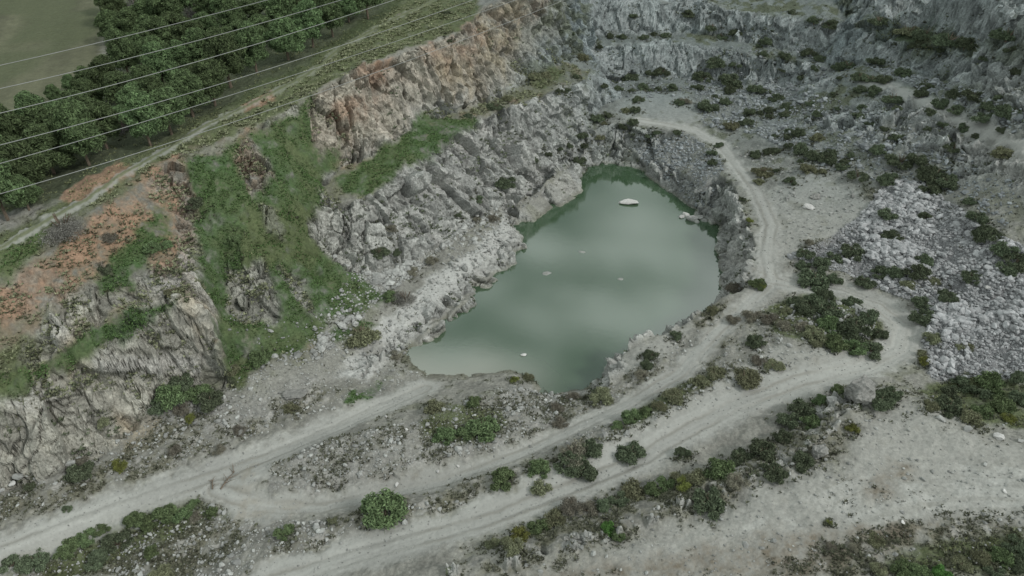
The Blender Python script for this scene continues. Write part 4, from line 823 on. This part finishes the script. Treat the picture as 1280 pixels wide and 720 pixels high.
REG = [(180,500,'at the left crag foot'),(60,660,'below the lower left road'),(180,670,'below the lower left road'),(100,590,'below the left crag'),(150,575,'below the left crag'),
 (130,280,'on the red slope at left'),(250,260,'on the green slope'),(300,300,'on the green slope'),(320,445,'below the green slope'),(80,280,'beside the rim track'),
 (450,430,'on the lakeside slope at left'),(500,310,'below the pale rock wall'),(600,230,'below the pale rock wall'),(620,130,'above the pale rock wall'),(560,40,'on the grassy rim top'),
 (360,660,'beside the road junction'),(480,630,'on the berm between the roads'),(630,590,'on the berm between the roads'),(720,575,'on the berm between the roads'),(790,560,'on the berm between the roads'),
 (600,520,'on the mound between the tracks'),(700,490,'on the near lake shore'),(810,450,'on the near lake bank'),(800,510,'along the middle track'),(880,470,'along the middle track'),
 (700,680,'on the long front ridge'),(800,630,'on the long front ridge'),(900,600,'on the long front ridge'),(1000,540,'on the long front ridge'),(1100,490,'by the rounded outcrop'),
 (880,620,'on the long front ridge'),(1210,500,'in the hollow behind the plateau'),(1230,700,'in the lower right corner'),(1130,710,'in the lower right corner'),(1060,680,'on the bare plateau'),(1020,640,'on the bare plateau'),
 (1030,400,'inside the road loop'),(960,430,'inside the road loop'),(1020,330,'left of the rubble'),(1100,340,'left of the rubble'),(1150,400,'beside the loop bend'),(1160,450,'beside the loop bend'),
 (1050,260,'at the rubble edge'),(1240,300,'atop the rubble slope'),(1200,360,'in the rubble slope'),(1160,280,'in the rubble slope'),(930,350,'on the right lake bank'),(920,280,'on the right lake bank'),(890,200,'on the right lake bank'),
 (970,200,'right of the far track'),(1020,190,'right of the far track'),(1100,140,'below the ridge path'),(1130,190,'below the ridge path'),(1190,210,'in the ridge path gully'),
 (1100,85,'above the ridge path'),(1190,120,'above the ridge path'),(1250,150,'above the ridge path'),(1170,50,'on the top right bench'),(1260,60,'on the top right bench'),
 (880,100,'below the back wall'),(960,130,'on the far terrace'),(790,110,'on the far terrace'),(760,150,'on the far terrace'),(730,180,'at the far lake tip'),(800,50,'on the back bench'),(920,50,'on the back bench'),(1030,25,'on the back bench'),(1060,65,'on the back bench'),(860,15,'on the back bench')]
items = []
for (ox, oy), lst in TILES.items():
    for (tx, ty, w_, ty_) in lst:
        px_, py_ = ox+tx/TS, oy+ty/TS; w_ = w_/TS
        reg = min(REG, key=lambda r_: (r_[0]-px_)**2+((r_[1]-py_)*1.3)**2)[2]; items.append([px_, py_, w_, ty_, reg])
ORD = ['first','second','third','fourth','fifth','sixth','seventh','eighth','ninth','tenth','eleventh','twelfth','thirteenth','fourteenth','fifteenth','sixteenth','seventeenth','eighteenth','nineteenth','twentieth']
NUM = ['','one','two','three','four','five','six','seven','eight','nine','ten','eleven','twelve','thirteen','fourteen','fifteen','sixteen','seventeen','eighteen','nineteen','twenty']
def ordlab(i, n):
    if n == 1: return ''
    if i == 0: return ', leftmost of %s' % (NUM[n] if n <= 20 else str(n))
    if i == n-1: return ', rightmost of %s' % (NUM[n] if n <= 20 else str(n))
    return ', %s from left of %s' % (ORD[i] if i < 20 else str(i+1)+'th', NUM[n] if n <= 20 else str(n))
buck = {}
for it in items: buck.setdefault((it[3], it[4]), []).append(it)
for k, lst in buck.items():
    lst.sort(key=lambda i_: i_[0])
    for i, it in enumerate(lst): it.append(BT[k[0]][2]+' '+k[1]+ordlab(i, len(lst)))
bushes = []
def add_bush(X, Y, rad, ty_, label, group, tall=1.):
    e = bpy.data.objects.new('shrub', None); COL.objects.link(e); e.empty_display_size = .3
    e.location = (X, Y, float(gz(X, Y))-.06*rad); e.rotation_euler = (0, 0, rnd.uniform(0, 6.28))
    s = rad*rnd.uniform(.94, 1.08); e.scale = (s*rnd.uniform(.9, 1.1), s, s*tall*rnd.uniform(.9, 1.1))
    link('foliage', rnd.choice(BM[ty_]), e)
    link('stem', SMT if ty_ == 'T' else rnd.choice(SM), e)
    tag(e, label, 'shrub', group); bushes.append((X, Y, rad)); return e
P_ = hit([i_[0] for i_ in items], [i_[1]+i_[2]*.22 for i_ in items])
for it, p in zip(items, P_):
    X, Y = float(p[0]), float(p[1]); dep = Y*CP+(CAM_H-p[2])*SP; add_bush(X, Y, it[2]*dep/FPX/2*1.06, it[3], it[5], 'shrubs '+it[4])

# pines
def pine(seed):
    r = np.random.default_rng(seed); H_ = r.uniform(7.5, 9.5); C_, R_ = [], []
    n = int(r.integers(20, 34)); wd_ = r.uniform(2.1, 2.9)
    for k in range(n):
        f_ = k/(n-1); a = k*2.4+r.uniform(-.4, .4); h = .30+.62*f_; prof = 1.0 if h < .62 else max(.12, 1-((h-.62)/.36)**1.6)
        rr = r.uniform(.45, 1)*wd_*prof*(.7+.3*min(1, (h-.2)/.2)); C_.append((math.cos(a)*rr, math.sin(a)*rr, h*H_)); R_.append(r.uniform(.8, 1.35)*(.75+.25*prof))
    C_.append((0, 0, H_*.9)); R_.append(.9); C_ = np.array(C_); R_ = np.array(R_)
    nl = 7500; k = r.integers(0, len(C_), nl); d = r.normal(size=(nl, 3)); d[:, 2] = d[:, 2]*.8+.25; d /= np.linalg.norm(d, axis=1)[:, None]
    cen = C_[k]+d*(R_[k]*r.uniform(.7, 1.15, nl))[:, None]*np.array([1, 1, .8]); no = d+r.normal(size=d.shape)*.6; no /= np.linalg.norm(no, axis=1)[:, None]
    v, f = cards(cen, no, r.uniform(.09, .21, nl), 1.7, r); f = np.concatenate([f[:, [0, 1, 2]], f[:, [0, 2, 3]]])
    for j in range(len(C_)):
        cv = IV*(R_[j]*.72)*np.array([1, 1, .75])*r.uniform(.85, 1.15, (12, 1))+C_[j]; f = np.concatenate([f, IF+len(v)]); v = np.concatenate([v, cv])
    lean = r.uniform(-.4, .4, 2)
    pth = [[(0, 0, -.4, .24), (lean[0]*.5, lean[1]*.5, H_*.4, .18), (lean[0], lean[1], H_*.82, .07)]]
    for j in r.choice(n, 9, False):
        c0 = C_[j]; hb = c0[2]*.72; pth.append([(lean[0]*.5, lean[1]*.5, hb, .08), (c0[0]*.55, c0[1]*.55, (hb+c0[2])/2, .055), (c0[0]*.9, c0[1]*.9, c0[2], .02)])
    tv, tf = tubes(pth, 6)
    return mesh_np('crown', v, f, M['pine needles']), mesh_np('trunk', tv, tf, M['bark'])
PM = [pine(900+k) for k in range(9)]
ROWS = {'of the front row along the rim track': [(1240,90,110),(1165,125,120),(1075,170,140),(955,215,130),(860,262,150),(800,335,130),(720,375,140),(640,435,150),(560,475,150),(400,485,160),(335,545,170),(200,570,170),(110,655,190),(30,740,190),(1300,40,110),(1370,20,110),(110,735,120)],
 'in the middle of the wood': [(1200,35,120),(1130,60,110),(1060,85,120),(980,125,120),(905,150,120),(830,195,130),(765,210,130),(740,285,120),(690,245,110),(620,300,130),(560,340,120),(600,385,110),(520,395,120),(470,430,110),(470,350,120),(420,330,110),(300,405,130),(250,455,130),(180,500,130),(60,540,140),(40,620,160),(1340,-20,110),(1270,-20,110),(130,590,120),(270,500,130)],
 'at the field edge': [(440,50,110),(430,115,115),(570,145,120),(640,45,120),(660,110,120),(530,195,120),(480,245,115),(600,235,110),(620,165,120),(720,150,120),(780,40,100),(850,45,110),(880,95,120),(940,50,110),(1010,20,110),(1100,10,100),(1190,-30,110),(350,350,120),(330,300,80),(270,320,60),(210,360,60),(150,450,130),(20,495,120),(700,20,100),(560,60,110),(500,110,110),(420,10,100),(540,-10,110),(770,100,90),(400,250,70),(90,480,90)]}
for rname, lst in ROWS.items():
    lst = sorted(lst)
    hp = hit([a_[0]/TS for a_ in lst], [(a_[1]+a_[2]*.42)/TS for a_ in lst])
    for i, (a_, p) in enumerate(zip(lst, hp)):
        e = bpy.data.objects.new('pine_tree', None); COL.objects.link(e); X, Y = float(p[0]), float(p[1]); dep = Y*CP+(CAM_H-p[2])*SP
        s = a_[2]/TS*dep/FPX/6.7; e.location = (X, Y, float(gz(X, Y))-.1); e.scale = (s*rnd.uniform(.95, 1.15), s*rnd.uniform(.95, 1.15), s*rnd.uniform(.75, 1.2)); e.rotation_euler = (0, 0, rnd.uniform(0, 6.28))
        cr_, tr_ = rnd.choice(PM); link('crown', cr_, e); link('trunk', tr_, e)
        tag(e, 'pine '+rname+ordlab(i, len(lst)), 'pine tree', 'pines of the wood above the quarry')
for (tx, ty, w_, lb) in [(540,45,120,'large bare grey tree among the pines near the field corner'),(750,62,85,'bare grey tree among the pines near the top of the frame'),(470,475,80,'bare grey bush among the front pines beside the track')]:
    p = hit(tx/TS, (ty+w_*.1)/TS); dep = p[1]*CP+(CAM_H-p[2])*SP; e = add_bush(float(p[0]), float(p[1])-1, w_/TS*dep/FPX/2*1.1, 'T', lb, None, 1.6); e['category'] = 'bare tree'; e.name = 'bare_tree'

# ------------------------------------------------------------------ ground cover
def tufts(name, q, size, mat, label, k=5, h=1.):
    n = len(q); a = rng.uniform(0, 6.28, (n, k)); sp = rng.uniform(.1, .8, (n, k))*size[:, None]
    bx = q[:, 0, None]+np.cos(a)*sp*.6; by = q[:, 1, None]+np.sin(a)*sp*.6; bz_ = np.repeat((gz(q[:, 0], q[:, 1])-.04)[:, None], k, 1)
    b0 = np.stack([bx, by, bz_], -1).reshape(-1, 3); S2 = np.repeat(size, k); A = a.ravel(); wd = np.stack([-np.sin(A), np.cos(A), 0*A], -1)*(S2*.32)[:, None]
    tip = b0+np.stack([np.cos(A)*S2*.55, np.sin(A)*S2*.55, S2*h*rng.uniform(.5, 1.1, len(S2))], -1)
    v = np.stack([b0-wd, b0+wd, tip], 1).reshape(-1, 3); f = np.arange(len(v)).reshape(-1, 3)
    return tag(link(name, mesh_np(name, v, f, M[mat])), label, None, None, 'stuff')
def scat_mask(A, n, thr=.5, box=(-110, 120, 44, 235)):
    out_ = []; tot = 0
    for _ in range(40):
        yy = 44+(box[3]-44)*rng.uniform(0, 1, n)**1.15; w = .57*yy+37; q = np.stack([rng.uniform(-1, 1, n)*w, yy], -1)
        mk = gmask(A, q[:, 0], q[:, 1]); q = q[(mk > thr*rng.uniform(.6, 1.5, len(q))) & onland(q)]; out_.append(q); tot += len(q)
        if tot >= n: break
    return np.concatenate(out_)[:n]
q = scat_mask(Zgrass*sm(-.35, .1, n_b), 26000); tufts('grass', q, rng.uniform(.10, .30, len(q)), 'grass blades', 'green grass and herbs on the slopes')
q = scat_mask(np.maximum(Zolive, Zforest*.6)*sm(-.35, .15, n_b), 14000); tufts('grass', q, rng.uniform(.12, .34, len(q)), 'olive blades', 'olive grass and low herbs on banks and rim')
bb = np.array(bushes); rep_ = np.repeat(np.arange(len(bb)), 26); an = rng.uniform(0, 6.28, len(rep_)); rr_ = bb[rep_, 2]*rng.uniform(.7, 1.9, len(rep_))
q = np.stack([bb[rep_, 0]+np.cos(an)*rr_, bb[rep_, 1]+np.sin(an)*rr_*.9], -1); q = q[onland(q)]
tufts('undergrowth', q, rng.uniform(.15, .5, len(q)), 'dark tufts', 'low scrubby undergrowth round the shrubs', 8, .8)
q = scat_mask(Zweed*sm(-.3, .3, n_b+n_c*.5), 9000, .35); tufts('weeds', q, rng.uniform(.12, .45, len(q)), 'dark tufts', 'grey brown weeds on the berms and mounds', 7, .7)
q = scat_mask(Zscrub*(1-Zgrass)*sm(-.3, .3, n_b), 8000, .35); tufts('weeds', q, rng.uniform(.2, .55, len(q)), 'olive leaves', 'dry herbs on the left hillside', 7, .7)
weeds = np.clip((.35+n_a+n_b*1.2), 0, 1)*(1-Zrub*.9)*(1-Zfield)*(1-rock*.6)*(1-Zforest)*(1-.45*Zpale)
q = scat_mask(weeds, 14000, .55); tufts('weeds', q, rng.uniform(.08, .24, len(q))*(1+.9*(rng.uniform(size=len(q)) > .92)), 'dark tufts', 'small dark tufts of weeds dotted over the bare ground', 9, .9)
q = scat_mask(rock*sm(.0, .4, n_b+.05), 3500, .5); tufts('weeds', q, rng.uniform(.2, .7, len(q)), 'dark leaves', 'dark weeds rooted in the rock joints', 7, .6)

# ------------------------------------------------------------------ power cables
CAB = [[(-40,91),(0,81),(200,35),(333,0),(400,-18)],[(-40,120),(0,110),(213,60),(425,0),(480,-16)],[(-40,151),(0,141),(213,87),(425,22),(492,0),(560,-23)],
       [(-40,191),(0,181),(213,125),(425,56),(590,0),(650,-21)],[(-40,215),(0,205),(213,142),(425,75),(616,10),(645,0),(700,-20)],[(-40,253),(0,243),(213,178),(425,107),(704,0),(760,-22)]]
OW = ['uppermost','second from top','third from top','fourth from top','fifth from top','lowest']
for i, ln in enumerate(CAB):
    px_ = np.array([p[0] for p in ln], float); cf = np.polyfit(px_, [p[1] for p in ln], 2)
    xs_ = np.linspace(-160, px_.max()+160, 40); yp = np.polyval(cf, xs_)
    dep = 1/(1/38.+(1/62.-1/38.)*np.clip((xs_-0)/600, -.6, 1.6)); d = ray(xs_, yp)*dep[:, None]; d[:, 2] += CAM_H
    v, f = tubes([[(*p, .017) for p in d]], 6); o = link('power_cable', mesh_np('power_cable', v, f, M['cable metal'], True))
    tag(o, OW[i]+' of the six pale power cables crossing the upper left', 'power cable', 'power cables over the rim')
print('objects', len(bpy.data.objects), 'unique tris', sum(sum(len(p.vertices)-2 for p in m_.polygons) if len(m_.polygons) < 20000 else len(m_.loops)-2*len(m_.polygons) for m_ in bpy.data.meshes))
